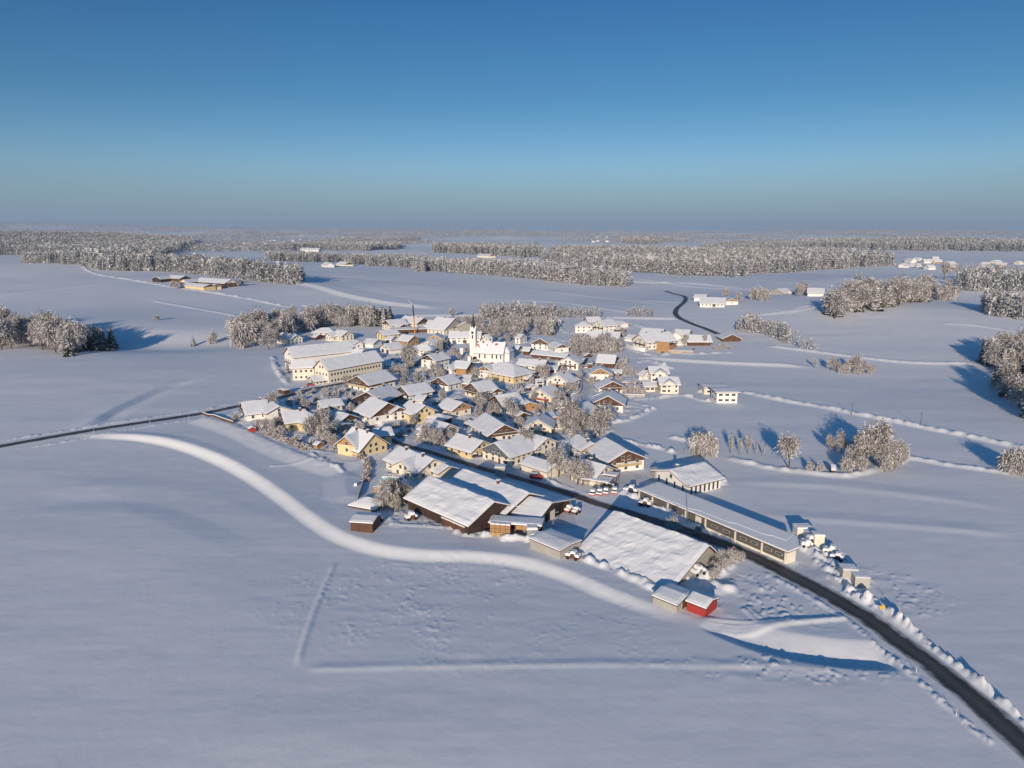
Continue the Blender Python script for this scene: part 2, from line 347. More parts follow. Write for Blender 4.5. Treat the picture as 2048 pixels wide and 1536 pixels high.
ZZ = (hm(XX.ravel(), YY.ravel())+feat(XX.ravel(), YY.ravel(), None))
nr = len(rows); idx = np.arange(nr*NC).reshape(nr, NC)
F = np.stack([idx[:-1,:-1], idx[:-1,1:], idx[1:,1:], idx[1:,:-1]], -1).reshape(-1, 4)
ground = link('ground', npmesh('ground', np.stack([XX.ravel(), YY.ravel(), ZZ], -1), F, [snow], None, True))
tag(ground, kind='structure')
GX = XX; GZ = ZZ.reshape(nr, NC)
def gz(x, y):
    """height of the built ground mesh (bilinear)"""
    x = np.atleast_1d(np.asarray(x, float)); y = np.atleast_1d(np.asarray(y, float))
    j = np.clip(np.searchsorted(rows, y)-1, 0, nr-2); ty = np.clip((y-rows[j])/(rows[j+1]-rows[j]), 0, 1)
    out = []
    for k in (0, 1):
        uu = x/(60+np.maximum(rows[j+k], 60)*.98); i = np.clip(np.searchsorted(u, uu)-1, 0, NC-2)
        tx = np.clip((uu-u[i])/(u[i+1]-u[i]), 0, 1); out.append(GZ[j+k, i]*(1-tx)+GZ[j+k, i+1]*tx)
    return out[0]*(1-ty)+out[1]*ty
def gz1(x, y): return float(gz(x, y)[0])
# roads as sheets
def strip(name, P, w, m, dz, kind='structure', step=1.5, label=None, ws=None):
    seg = np.hypot(*np.diff(P, axis=0).T); cum = np.concatenate([[0], np.cumsum(seg)]); n = max(int(cum[-1]/step), 4)
    t = np.linspace(0, cum[-1], n); Q = np.stack([np.interp(t, cum, P[:,0]), np.interp(t, cum, P[:,1])], -1)
    T = np.gradient(Q, axis=0); T /= np.hypot(T[:,0], T[:,1])[:,None]; N = np.stack([-T[:,1], T[:,0]], -1)
    if ws: w = w*np.interp(np.linspace(0,1,n), *ws)
    w = w*np.ones(n)
    ks = np.linspace(-1, 1, 9); V = []
    for i, k in enumerate(ks):
        wob = (.35*vn(t/3.0, t*0+k, 77)+.25*vn(t/.9, t*0+k, 78) if i in (0, 8) else 0)
        A = Q+N*(k*w/2+np.sign(k)*wob)[:,None]; V.append(np.stack([A[:,0], A[:,1], gz(A[:,0], A[:,1])+dz], -1))
    V = np.stack(V, 1).reshape(-1, 3); I = np.arange(n*9).reshape(n, 9)
    F = np.stack([I[:-1,:-1], I[:-1,1:], I[1:,1:], I[1:,:-1]], -1).reshape(-1, 4)[:, ::-1]
    me_ = npmesh(name, V, F, [m], None, True); at_ = me_.attributes.new('edge', 'FLOAT', 'POINT'); at_.data.foreach_set('value', np.tile(np.abs(ks), n).astype(np.float32))
    o = link(name, me_); tag(o, label, kind=kind); return o
for k, nm in (('main','main_road'), ('west','west_road'), ('north','north_road')):
    P, w = ROADS[k]; strip(nm, P, w, asphalt, .10, ws=([0,.35,.5,.62,1],[1,1,.75,.62,.55]) if k == 'main' else None)
strip('village_lane', ROADS['lane'][0], 4.5, packed, .05)
strip('farm_yard', smooth_line(wp('985,1022 1040,1032 1090,1040 1150,1040')), 13, packed, .05)
strip('garage_forecourt', smooth_line(wp('985,938 1020,940 1060,950 1090,965')), 9, packed, .05)
strip('street', smooth_line(wp('870,890 820,868 790,845 770,822 745,800 700,780')), 4.5, packed, .05)
strip('fork_street', smooth_line(wp('640,860 690,835 715,812 735,795')), 4, packed, .05)
strip('church_lane', smooth_line(wp('800,738 850,728 905,716 930,735 990,745')), 4, packed, .05)
strip('hall_apron', smooth_line(wp('1588,1140 1620,1150 1660,1170')), 9, packed, .05)
strip('hall_drive', smooth_line(wp('1230,975 1245,960 1275,948')), 12, packed, .05)
strip('lane_to_north_farm', smooth_line(wp('1195,770 1172,762')), 4, packed, .05)
# ------------------------------------------------------------ buildings
RNG = random.Random(7)
def win_mesh(w, h, name):
    m = MB(); m.box(-.03,.05,-w/2-.09,w/2+.09,-h/2-.09,h/2+.09,1); n = w > 1.0
    for a, b in (((-w/2, -.035), (.035, w/2)) if n else ((-w/2, w/2),)): m.box(.02,.07,a,b,-h/2,h/2,0)
    m.box(.04,.16,-w/2-.12,w/2+.12,-h/2-.16,-h/2-.09,2); return m.me(name, [glass, frame, snow])
WM = {k: win_mesh(*v, 'window') for k, v in dict(n=(1.15,1.35), s=(.8,.9), b=(2.2,1.4), t=(.8,2.8), g=(3.0,2.4), q=(1.9,1.1)).items()}
def door_mesh(w, h, m):
    k = MB(); k.box(-.03,.04,-w/2-.12,w/2+.12,0,h+.12,1); k.box(.02,.08,-w/2,w/2,0,h,0); return k.me('door', [m, frame])
DM = dict(b=door_mesh(1.1,2.1,WALL['b']), G=door_mesh(3.0,2.6,WALL['b']), D=door_mesh(3.6,3.6,WALL['d']), W=door_mesh(4.5,2.6,WALL['c']), H=door_mesh(4.0,3.6,WALL['s']))
FOOT = []
def grid_shell(L, W, zf, top, nx, ny, seed, amp, below=0.0, edge=.6):
    """closed sheet following roof height zf(x,y): top face raised by `top`, bottom at `below`"""
    xs = np.linspace(-L/2, L/2, nx+1); ys = np.linspace(-W/2, W/2, ny+1)
    if ny % 2 == 0: pass
    X, Y = np.meshgrid(xs, ys, indexing='ij'); Zr = zf(X, Y)
    ex = np.minimum(L/2-np.abs(X), W/2-np.abs(Y)); k = sm(-.001, edge, ex)
    n = amp*(vn(X/2.6+seed, Y/2.6, seed)+.7*vn(X/6, Y/1.1+seed, seed+1)+.5*vn(X/.9, Y/.9, seed+2)) if amp else 0
    Zt = Zr+top*(.62+.38*k)+n*(.35+.65*k); Zb = Zr+below
    m, nn = nx+1, ny+1; V = np.concatenate([np.stack([X,Y,Zt],-1).reshape(-1,3), np.stack([X,Y,Zb],-1).reshape(-1,3)])
    I = np.arange(m*nn).reshape(m, nn); J = I+m*nn
    q = lambda a: np.stack(a, -1).reshape(-1, 4)
    F = [q([I[:-1,:-1],I[1:,:-1],I[1:,1:],I[:-1,1:]]), q([J[:-1,:-1],J[:-1,1:],J[1:,1:],J[1:,:-1]]),
         q([J[:-1,0],J[1:,0],I[1:,0],I[:-1,0]]), q([I[:-1,-1],I[1:,-1],J[1:,-1],J[:-1,-1]]),
         q([I[0,:-1],I[0,1:],J[0,1:],J[0,:-1]]), q([J[-1,:-1],J[-1,1:],I[-1,1:],I[-1,:-1]])]
    return V, np.concatenate(F)
def V(x1, y1, x2, y2, H, W, wall='w', up=None, L=None, pitch=23, split=None, ov=.9, hip=0, ch=0, win='auto', bal=None, door=None, wavy=.12, thick=.42, asym=0, sidew=None, gw=None, cm=None, base=None, dL=0, gd=None, sideup=False, solar=None):
    H *= .90; W *= 1.13; pitch = pitch+2 if pitch > 13 else pitch
    if ov == .9: ov = 1.15
    if split: split *= .90
    d = locals(); return d
def building(name, label, cat, vols, group=None):
    root = None
    for vi, v in enumerate(vols):
        H, W = v['H'], v['W']
        mx_, my_ = (v['x1']+v['x2'])/2, (v['y1']+v['y2'])/2
        g = 0
        for _ in range(3):
            a = zp(v['x1'], v['y1'], g+H); b = zp(v['x2'], v['y2'], g+H); g = float(hm((a[0]+b[0])/2, (a[1]+b[1])/2))
        P1 = Vector((a[0], a[1])); P2 = Vector((b[0], b[1])); dv = (P1-P2); ln = dv.length; dv.normalize()
        if v['L']: ln = v['L']; P2 = P1-dv*ln
        if v['hip']: c = (P1+P2)/2; LL = ln+W*.9
        else: c = (P1+P2)/2; LL = ln
        fz = gz1(c.x, c.y)-float(hm(c.x, c.y)); g += fz if .45 < fz < 3 else 0
        rz = math.atan2(dv.y, dv.x); zb = g-.3
        if root is None:
            root = bpy.data.objects.new(name, None); C.objects.link(root); root.location = (c.x, c.y, g); root.rotation_euler = (0,0,rz)
            tag(root, label, cat, group); root.empty_display_size = 2; rc, rr, rg = c, rz, g
        off = c-rc; ca, sa = math.cos(-rr), math.sin(-rr); lo = (off.x*ca-off.y*sa, off.x*sa+off.y*ca, g-rg); lr = rz-rr
        FOOT.append((c.x, c.y, LL/2, W/2, rz))
        tp = math.tan(R(v['pitch'])); ov = v['ov']; Lw, Ww = LL-2*ov, W-2*ov; thick = v['thick']; Hd = H-thick
        asy = v['asym']
        if v['hip']: zf = lambda X, Y: Hd-tp*np.maximum(np.abs(Y), np.abs(X)-(LL/2-W/2*.98))
        elif asy: zf = lambda X, Y: Hd-tp*np.where(Y > asy, (Y-asy)*(W/2-asy)**-1*(W/2), (asy-Y)*(W/2+asy)**-1*(W/2))*1.0
        elif v['solar'] == 'mono': zf = lambda X, Y: Hd-tp*(Y+W/2)
        else: zf = lambda X, Y: Hd-tp*np.abs(Y)
        zc = lambda y, x=0: float(zf(np.array([x*1.0]), np.array([y*1.0]))[0])-.12
        zl, zr_, zt = zc(-Ww/2), zc(Ww/2), zc(asy); 
        seed = RNG.randint(1, 9999); wm = WALL[v['wall']]; um = WALL[v['up'] or v['wall']]
        # walls
        m = MB(); x0, x1, y0, y1 = -Lw/2, Lw/2, -Ww/2, Ww/2; zg = -.8
        if v['hip']: ze = min(zl, zr_); m.box(x0,x1,y0,y1,zg,ze,0)
        else:
            sp = v['split'] if v['split'] is not None else min(zl, zr_)-.1
            sp = min(sp, min(zl, zr_)-.02)
            if v['sideup']: m.box(x0,x1,y0,y1,zg,sp,0); 
            for y, z in ((y0, zl), (y1, zr_)):
                o = 1 if y == y1 else -1; pts = [(x0,y,zg),(x1,y,zg),(x1,y,z),(x0,y,z)]
                if v['sideup']: pts = [(x0,y,sp),(x1,y,sp),(x1,y,z),(x0,y,z)]; m.poly(pts if o < 0 else pts[::-1], 1)
                else: m.poly(pts if o < 0 else pts[::-1], 0)
            for x in (x0, x1):
                if not v['sideup']:
                    lo4 = [(x,y0,zg),(x,y1,zg),(x,y1,sp),(x,y0,sp)]; m.poly(lo4 if x > 0 else lo4[::-1], 0)
                up5 = [(x,y0,sp),(x,y1,sp),(x,y1,zr_),(x,asy,zt),(x,y0,zl)]
                if abs(zt-zl) < .05 or v['solar'] == 'mono': up5 = [(x,y0,sp),(x,y1,sp),(x,y1,zr_),(x,y0,zl)]
                m.poly(up5 if x > 0 else up5[::-1], 1)
        link('wall', m.me('wall', [wm, um]), root, lo, lr)
        # roof deck and the snow on it
        ny = max(8, int(W/.9)//2*2); nx = max(8, int(LL/1.1))
        Vr, Fr = grid_shell(LL, W, zf, -.02, 2 if not v['hip'] else nx, ny, 0, 0, below=-.22)
        roof = link('roof', npmesh('roof', Vr, Fr, [deck]), root, lo, lr)
        Vs, Fs = grid_shell(LL-.16, W-.16, zf, thick, min(nx, 60), min(ny, 26), seed, v['wavy'], below=-.015)
        link('snow_cover', npmesh('snow_cover', Vs, Fs, [rsnow], None, False), roof)
        for k in range(v['ch']):
            cx = (RNG.uniform(-.28,.28) if v['ch'] == 1 else (-.22, .24, 0)[k])*LL; cy = asy+RNG.choice((-1,1))*RNG.uniform(.3, .9); cz = zc(cy, cx)
            c_ = MB(); c_.box(cx-.42,cx+.42,cy-.42,cy+.42,cz-.3,cz+1.7,0); c_.box(cx-.5,cx+.5,cy-.5,cy+.5,cz+1.7,cz+2.0,1)
            link('chimney', c_.me('chimney', [brick if v['cm'] is None else WALL[v['cm']], snow]), roof)
        # openings on the faces
        cam2 = Vector((0,0)); cr, sr = math.cos(rz), math.sin(rz)
        def place(me, nm, fx, fy, z, ang, par=None):
            ox = lo[0]+fx*math.cos(lr)-fy*math.sin(lr); oy = lo[1]+fx*math.sin(lr)+fy*math.cos(lr)
            return link(nm, me, par or root, (ox, oy, lo[2]+z), lr+ang)
        def faces_cam(ang, fx, fy):
            n = Vector((math.cos(rz+ang), math.sin(rz+ang))); p = Vector((c.x+fx*cr-fy*sr, c.y+fx*sr+fy*cr)); return n.dot(-p.normalized()) > -.12
        if v['win'] != 0:
            el = min(zl, zr_) if not v['hip'] else ze
            st = 1 if el < 4.0 else (2 if el < 9.8 else 3); sh = min(3.7, (el-.2)/st) if st > 1 else el*.9
            kind = v['win'] if v['win'] in WM else 'n'
            for ang, half, width, gable in ((0, Lw/2, Ww, 1), (math.pi, Lw/2, Ww, 1), (math.pi/2, Ww/2, Lw, 0), (-math.pi/2, Ww/2, Lw, 0)):
                dx, dy = math.cos(ang), math.sin(ang)
                if not faces_cam(ang, dx*half, dy*half): continue
                n_ = (v['gw'] if gable else v['sidew']); n_ = max(1, int(width/(3.9 if gable else 4.3))) if n_ is None else n_
                for s_ in range(st):
                    for k in range(n_):
                        t = (k+.5)/n_*width-width/2; t *= .94
                        dr = (s_ == 0 and v['door'] and k == n_//2 and (gable == 0 or v['gd'] == 'g') and not (gable and v['gd'] != 'g'))
                        if dr: place(DM[v['door']], 'door', dx*half-dy*t, dy*half+dx*t, 0, ang)
                        else: place(WM[kind], 'window', dx*half-dy*t, dy*half+dx*t, s_*sh+min(1.7, sh*.62), ang)
                if gable and not v['hip'] and zt-el > 1.9 and v['gw'] != 0:
                    ks = (-1.3, 1.3) if zt-el > 2.7 and Ww > 10 else (0,)
                    for t in ks: place(WM['n'], 'window', dx*half-dy*(t), dy*half+dx*t, el+.75 if len(ks) == 2 else el+.6, ang)
                    if v['bal'] and (ang == 0 or not faces_cam(0, Lw/2, 0)):
                        z_ = v['split'] or (sh*(st-1)+.1); z_ = (sh+.1) if st > 1 else el-.6
                        bw = Ww*.78; b_ = MB(); b_.box(0,1.1,-bw/2,bw/2,-.12,.0,0); b_.box(1.02,1.1,-bw/2,bw/2,0,.95,0)
                        for e in (-1, 1): b_.box(0,1.02,e*bw/2-.04,e*bw/2+.04,0,.95,0)
                        b_.box(.98,1.16,-bw/2,bw/2,.951,1.12,1); place(b_.me('balcony', [WALL[v['bal']], snow]), 'balcony', dx*half, dy*half, z_, ang)
        elif v['door']:
            for ang, half, gable in ((0, Lw/2, 1), (-math.pi/2, Ww/2, 0), (math.pi/2, Ww/2, 0)):
                dx, dy = math.cos(ang), math.sin(ang)
                if faces_cam(ang, dx*half, dy*half) and (gable == (v['gd'] == 'g')): place(DM[v['door']], 'door', dx*half, dy*half, 0, ang)
    return root
A = building
F_ = 'farmhouse'; HH = 'house'
# --- the big front barns
barn_l = A('barn', 'big dark brown timber barn with wavy snow roof at the lower village edge', 'barn',
  [V(989,1001,857,950,10.5,19,'d',pitch=22,wavy=.35,thick=.6,win=0), V(945,1043,905,1026,4.2,6,'b',L=11,pitch=10,win=0,ov=.4)])
barn_2 = A('barn', 'long snow roofed barn with cream gable wall between the dark barn and the road', 'barn',
  [V(1058.6,984.5,925.6,935.7,9.5,20,'c',up='d',pitch=20,split=3.2,wavy=.22,thick=.55,gw=3,sidew=0,ch=1)])
wk = A('farm_workshop', 'cream farm building with lopsided gable and open bay full of machinery, beside main road', 'barn',
  [V(1115,998,1071,987,7.4,20,'c',up='d',L=16,pitch=15,asym=-3,split=4.0,win=0,wavy=.12)])
for nm_, y0_, y1_, z1_, m_ in (('door',-5.4,-2.6,4.3,'d'),('open_bay',.4,5.4,3.7,None),('plank_wall',5.45,9.6,3.0,'b')):
    link(nm_, MB().box(6.85,6.93,y0_,y1_,-.3,z1_,0).me(nm_, [WALL[m_] if m_ else dark]), wk)
A('hall', 'largest grey walled hall with wavy white roof at the lower right edge of the village', 'hall',
  [V(1399,1098.6,1207,1027,9.2,27,'g',pitch=27,wavy=.38,thick=.55,win=0,asym=5)])
A('lean_to', 'flat roofed grey lean-to joined to the left end of the large grey hall', 'shed',
  [V(1143,1091,1080,1066,4.0,8.5,'g',pitch=5,win=0,ov=.3,wavy=.08)])
A('shed', 'low grey shed with snowy roof beside the small red shed', 'shed', [V(1374,1190,1322,1170,3.8,7.8,'g',pitch=9,win=0,ov=.35,wavy=.06,door='G',gd='g')])
A('shed', 'small bright red shed with white roof below the large grey hall', 'shed', [V(1427,1197,1384,1181,4.4,6,'r',pitch=14,win=0,ov=.4,wavy=.05)])
# --- white hall with slit windows
A('community_hall', 'bright white hall with tall narrow dark windows, behind the long garage row', 'hall',
  [V(1412,923,1338,939,8.0,17.5,'w',pitch=15,win='t',gw=4,sidew=7,wavy=.3,thick=.5,ch=1,cm='s')])
# --- wooden sheds on the left
A('shed', 'dark brown field shed with thick snow roof, nearest the curved white embankment', 'shed', [V(755,1036,707,1033,4.6,7,'b',pitch=8,win=0,ov=.4,wavy=.05)])
A('shed', 'small pyramid roofed garden hut next to the dark brown field shed', 'shed', [V(744,995,732,993,4.0,7.5,'b',hip=1,L=3,pitch=22,win=0,ov=.4,wavy=.05)])
A('shed', 'narrow open shed with arched snow roof beside the blue pool cover', 'shed', [V(752,971,796,960,3.6,5.2,'l',pitch=20,win=0,ov=.4)])
A('hut', 'small brown roadside hut at the western village entrance', 'hut', [V(561,777,575,774,3.6,5,'b',pitch=12,win=0,ov=.3)])
A('hut', 'tiny red hut on the left garden edge of the village', 'hut', [V(505,858,503,856,3.0,3,'r',L=2.6,pitch=25,win=0,ov=.25,wavy=.03)])
A('hut', 'small orange timber hut under the snowy garden trees near the hedge', 'hut', [V(642,888,632,886,3.2,4,'o',pitch=18,win=0,ov=.3)])
A('hut', 'dark red garden hut between the cream house and brown gabled house', 'hut', [V(945,842,941,840,3.2,5,'b',L=4,pitch=20,win=0,ov=.4)])
A('transformer_tower', 'narrow grey tower hut with flat snow cap standing beside the main road', 'tower', [V(1012,930.5,998,930,5.4,3.9,'g',L=4.2,pitch=3,win=0,ov=.3,wavy=.03)])
A('garage', 'long cream garage block with white roof beside the red van', 'garage', [V(1114,927,1056.6,909.5,5.6,9.5,'c',pitch=18,win=0,door='W',wavy=.05,ov=.6)])
# --- lower village
A(HH, 'grey gabled shop house with large snow roof beside the main road', 'house',
  [V(988,884.5,1050,866,9.6,15.5,'c',up='s',split=3.4,pitch=25,gw=4,gd='g',door='b',sidew=5,ch=1), V(1064,866,1075,869,8.6,13,'c',L=9,pitch=22)])
A(HH, 'yellow house with red brick chimney beside the grey gabled shop house', 'house', [V(967.5,880.6,913,865.5,7.4,13,'y',pitch=24,ch=1,cm='b',gw=2)])
A(HH, 'big pale yellow house with several gables on the left edge of the village', 'house',
  [V(749,870.5,704,856,10,14,'y',pitch=36,gw=4,ch=2), V(689,879,712,869,8.8,10,'y',L=9,up='o',pitch=36,gw=1), V(783,858,757,861,7,9,'y',L=9,pitch=22)])
A(HH, 'cream house with roof wing and red trimmed gable in front of the dark brown barn', 'house',
  [V(868,917,797,890.5,8.4,14,'c',pitch=24,ch=2), V(800.6,920.5,835,909,7.8,13,'c',pitch=26,gw=2,sidew=2), V(898,931,874,920,5.6,9,'c',pitch=20,win=0)])
A(HH, 'white house with two dark brown gables, left of the bright yellow gabled house', 'house',
  [V(777,809.5,740.5,797,10,18,'w',up='b',split=3.3,pitch=27,gw=3,ch=1), V(800,818,788,812,7.4,9,'w',up='b',split=5.0,L=8,pitch=26,gw=2)])
A(HH, 'bright yellow gabled house with small square windows in the middle of the village', 'house', [V(851,810,818,799,9.8,12.5,'y',pitch=27,gw=2,ch=1)])
A(HH, 'cream bungalow gable behind snowy conifer, uphill of the yellow road house', 'house', [V(899,847,857,835,7.0,13.5,'c',pitch=24,gw=2)])
A(HH, 'cream house with ochre timber corner in a ring of bare trees', 'house', [V(925.6,804,893,794.7,8.0,12.5,'c',up='o',split=3.0,pitch=24,gw=2,ch=1)])
A(F_, 'long roofed dark timber gable house just above the grey gabled shop house', 'farmhouse', [V(1009.7,848,969,824,9.0,15,'w',up='b',split=2.9,pitch=26,gw=3,bal='b')])
A(HH, 'cream house with yellow balcony and blue shaded ground floor', 'house', [V(1076,839,1083,823,9.0,12.5,'c',pitch=27,gw=2,bal='o',ch=1), V(1113,832,1104,819,6.0,9,'c',up='o',pitch=22,gw=1)])
A(HH, 'white house with brown and green balcony corner beside the tallest bare village tree', 'house', [V(1151.6,812,1176,800.5,8.6,12,'c',up='b',split=4.2,pitch=24,gw=2,ch=1,bal='b')])
A(F_, 'farmhouse with balconies and wide snowy roof right of the orange gabled house', 'farmhouse', [V(1256,899.7,1209,873,9.8,16,'w',up='b',split=4.0,pitch=23,gw=3,bal='l')])
A(HH, 'house with small bright orange timber gable', 'house', [V(1187.5,885.6,1154,867,8.4,10.5,'w',up='o',split=4.2,pitch=22,gw=2,ch=1), V(1150,898,1160,892,4.4,10,'w',L=8,pitch=15)])
A(HH, 'cream house with crossed snow roofs just above the row of snowed-in red cars', 'house', [V(1214,930,1157,915,7.4,12.5,'c',pitch=24,gw=2,ch=1), V(1166,936,1182,928,6.8,10,'c',L=8,pitch=26,gw=1)])
# --- left gardens side
A(HH, 'white house with brown balcony at the westernmost corner of the village', 'house', [V(481,808.4,535,802,8.8,15,'w',pitch=26,bal='b',gw=2,ch=1), V(559,816,546,807,8.2,12,'w',L=12,pitch=22,gw=1)])
A(HH, 'pale yellow house with two gables beside the westernmost white house', 'house', [V(561,827,612,821,8.6,13,'y',pitch=26,bal='b',gw=2,ch=1), V(630,835,612,826,7.4,11,'y',L=10,pitch=24,gw=2)])
A(HH, 'low cream house with blue window shutters south of the western road', 'house', [V(634,801,682,795,6.0,10,'c',pitch=22,gw=2,sidew=3)])
A(HH, 'dark gabled bungalow behind garden trees, right of the pale yellow two gabled house', 'house', [V(699,832,674,826,6.6,11,'w',up='b',split=2.6,pitch=22)])
A('garage', 'low snow buried garage roof left of the big pale yellow house', 'garage', [V(690,850,663,845,4.6,9,'g',pitch=12,win=0)])
A(F_, 'broad farmhouse with almost black timber gable and two chimneys', 'farmhouse', [V(732.7,783,777,767,9.4,17,'d',up='d',pitch=24,ch=2,gw=3)])
A(F_, 'brown timber farmhouse along the street in front of the long cream inn', 'farmhouse', [V(713,751,772,738.5,9.8,17,'w',up='b',split=2.8,sideup=True,pitch=23,gw=3,bal='l')])
A(F_, 'farmhouse with brown gable and a row of side windows, right of the black gabled farmhouse', 'farmhouse', [V(801,772,853,763,8.8,14,'w',up='b',split=3.2,pitch=24,gw=3)])
A('shed', 'small dark gabled shed above the bright yellow house', 'shed', [V(855,790,832,788,5.2,9,'w',up='b',split=2.2,pitch=20,win=0)])
A(HH, 'brown and white chalet style house, left of the cream walled brown gabled chalet', 'house', [V(877,754,906,747,8.6,13,'w',up='b',split=3.2,pitch=25,gw=2)])
A(HH, 'chalet with dark brown gable and cream side wall in the centre of the village', 'house', [V(941,765,981,758,9.2,14,'c',up='b',split=3.2,pitch=25,gw=3,bal='b'), V(996,776,984,772,5.6,8.5,'c',up='b',split=2.6,L=9,pitch=22,gw=1)])
A(F_, 'farmhouse with rippled snow roof and dark left gable behind bare trees', 'farmhouse', [V(989,790,1037,784,9.4,15,'w',up='b',split=3.0,pitch=25,gw=3,wavy=.3), V(1060,803,1044,793,5.8,10,'o',L=10,pitch=18)])
A(HH, 'cream gabled house with red balcony beside the winding village lane', 'house', [V(1078,777.5,1104,767,9.0,14,'c',pitch=25,gw=2,bal='r')])
A(HH, 'tall white gabled house inside the bend of the village lane', 'house', [V(1113,748.6,1134,741.5,9.8,15,'w',pitch=25,gw=3,bal='o',ch=1), V(1148,752,1140,747,7,9,'w',L=8,pitch=24)])
A(HH, 'half timbered brown and half white gable house east of the lane', 'house', [V(1201.6,736,1201,725,8.8,14,'w',up='o',split=4.2,L=13,pitch=25,gw=2,ch=1)])
A(F_, 'chalet with wide brown gable east of the lane, upper of two brown gables', 'farmhouse', [V(1226.6,762,1217,752.5,8.4,16,'w',up='b',split=3.0,pitch=24,gw=2,ch=1,bal='b')])
A(F_, 'chalet with two pale windows, lower of two brown gables east of the lane', 'farmhouse',
  [V(1216,791,1222,777,9.4,15.5,'w',up='b',split=3.4,pitch=26,gw=3,ch=1), V(1203,785,1210,778,7,9,'w',up='b',L=8,pitch=24)])
# --- around the church
A('presbytery', 'long white two storey house behind the church tower', 'house', [V(964,662.5,898,662,10,13,'w',pitch=28,gw=2,ch=1,door='G')])
A(HH, 'white house with steep dark gable facing the church street', 'house', [V(853.6,709,886,702,10.4,13,'w',up='d',split=6.4,pitch=26,gw=2,ch=1)])
A('barn', 'white gabled barn with rust brown front wall below the church', 'barn', [V(943,722.6,910.6,720,8.6,12,'o',up='g',pitch=26,win=0), V(893,730,906,727,6.8,8,'w',L=9,pitch=28,gw=1)])
A(HH, 'large ochre yellow inn with hipped snow roof and terrace below the church', 'inn', [V(996.6,723,1027,728,10.5,19,'y',hip=1,pitch=24,gw=4), V(968,731,983,726.6,9.2,11.5,'w',up='o',split=5.6,pitch=26,gw=2)])
A(HH, 'white eaves-front house with brown balcony right of the ochre inn', 'house', [V(1095,720,1037.5,716,9.0,12,'w',pitch=24,bal='b',ch=2)])
A('garage', 'small white garage between the eaves-front house and the balcony chalet', 'garage', [V(1118,731,1095,730,4.6,9,'w',pitch=16,win=0,door='G')])
A(HH, 'white chalet with full width balcony and symmetrical gable north of the lane', 'house', [V(1135,714,1146,707.5,9.6,14.5,'w',pitch=25,gw=4,bal='b')])
carport = A('carport', 'carport with snow roof on posts behind the parked cars', 'carport', [V(1172,715.5,1156,714.5,4.2,7.5,'b',pitch=4,win=0,ov=.3)])
A('garage', 'tiny white garage right of the carport', 'garage', [V(1187,724.5,1177,724,3.8,7,'w',pitch=4,win=0,ov=.3,door='G')])
A('barn', 'plain barn with large bare snow roof and dark right gable beside the orchard', 'barn', [V(1234,711,1195,709,8.0,14,'b',pitch=28,win=0,wavy=.06)])
A(HH, 'house with dark brown upper gable and white ground floor above the long barn row', 'house', [V(1079.7,676.6,1089,671.5,10,14.5,'w',up='b',split=4.6,pitch=26,gw=3)])
A(HH, 'brown gabled house with curved snow ledge, left of the big orchard', 'house', [V(1125,687.5,1107,681,7.6,12,'w',up='b',split=4.2,pitch=23,gw=1)])
A('barn', 'long low brown barn row behind the church choir', 'barn', [V(1138,707,1066,700,5.2,9,'b',pitch=20,win=0), ])
A('shed', 'small cream shed with steep roof touching the church churchyard', 'shed', [V(1041,691,1028,690,6.4,8,'c',pitch=26,win=0)])
A('shed', 'small brown shed between the cream shed and long low barn row', 'shed', [V(1063,694,1046,693,6.0,8,'b',pitch=26,win=0)])
# --- the long inn / brewery block
A('inn', 'very long cream three winged inn at the west end of the village', 'inn',
  [V(638.4,718.75,752,700,16,13.8,'c',pitch=35,gw=4,sidew=17,door='G',ch=0),
   V(573.6,693.8,703,681,16.5,18,'w',up='w',pitch=28,gw=4,sidew=0,bal='b'),
   V(581,720,632,718,13,11.5,'c',pitch=30,gw=2,sidew=4),
   V(619.7,752,657,747,5.4,10,'c',pitch=22,gw=4,sidew=4), V(691,694,728,699,12,13,'c',pitch=30,win=0,ch=1)])
A(HH, 'pale blue shaded house with orange door under the wood, north of the long inn', 'house', [V(594,669,563,664,9,12,'w',pitch=25,gw=3)])
A(HH, 'low hipped roof house half hidden at the wood edge', 'house', [V(659,655,641,655,8.4,13,'w',hip=1,pitch=22)])
A(HH, 'white house with cream porch and two gables behind the long inn', 'house', [V(696,662,674,658.5,9,13,'c',pitch=26,gw=3), V(654,665,683,662,7.6,11,'c',pitch=24)])
A('garage', 'small white gable peeping from behind the long inn roof', 'garage', [V(718,682,706,679,6.5,9,'w',pitch=22,gw=1)])
# --- upper middle
A(F_, 'farm building with dark brown gable at the top left of the village, nearest the spruces', 'farmhouse', [V(771,640,808,636.5,10,16,'c',up='b',split=5,pitch=24)])
A(F_, 'farmhouse with brown gable facing right behind the orange and black pole', 'farmhouse', [V(848,635,809,630.5,11,17,'w',up='b',split=4.5,pitch=26,ch=2)])
A('shed', 'small dark gabled annex left of the orange and black pole', 'shed', [V(808,648,795,645,7,11,'w',up='d',pitch=22,win=0)])
A('barn', 'huge barn with grey shaded gable and snow roof at the top of the village', 'barn', [V(910,636.7,873,633,14.5,26,'c',up='g',pitch=30,ch=1,gw=3), V(930,645,915,641,9.5,14,'g',L=15,pitch=20,win=0)])
A('barn', 'low attached barn roof left of the huge grey gabled barn', 'barn', [V(882,640.5,856,639.5,10.5,18,'c',pitch=24,win=0)])
A('shed', 'long low machine shed below the orange and black pole', 'shed', [V(862,653,780,655,5.0,12,'b',pitch=8,win=0)])
A(HH, 'small yellow house among frosted trees, left of the orange gable', 'house', [V(757.5,661,793,657.5,8.4,12,'y',pitch=25,gw=2)])
A(HH, 'house with orange painted gable left of the cream gable pair', 'house', [V(829,671,803,668,8.6,13,'o',pitch=26,gw=2)])
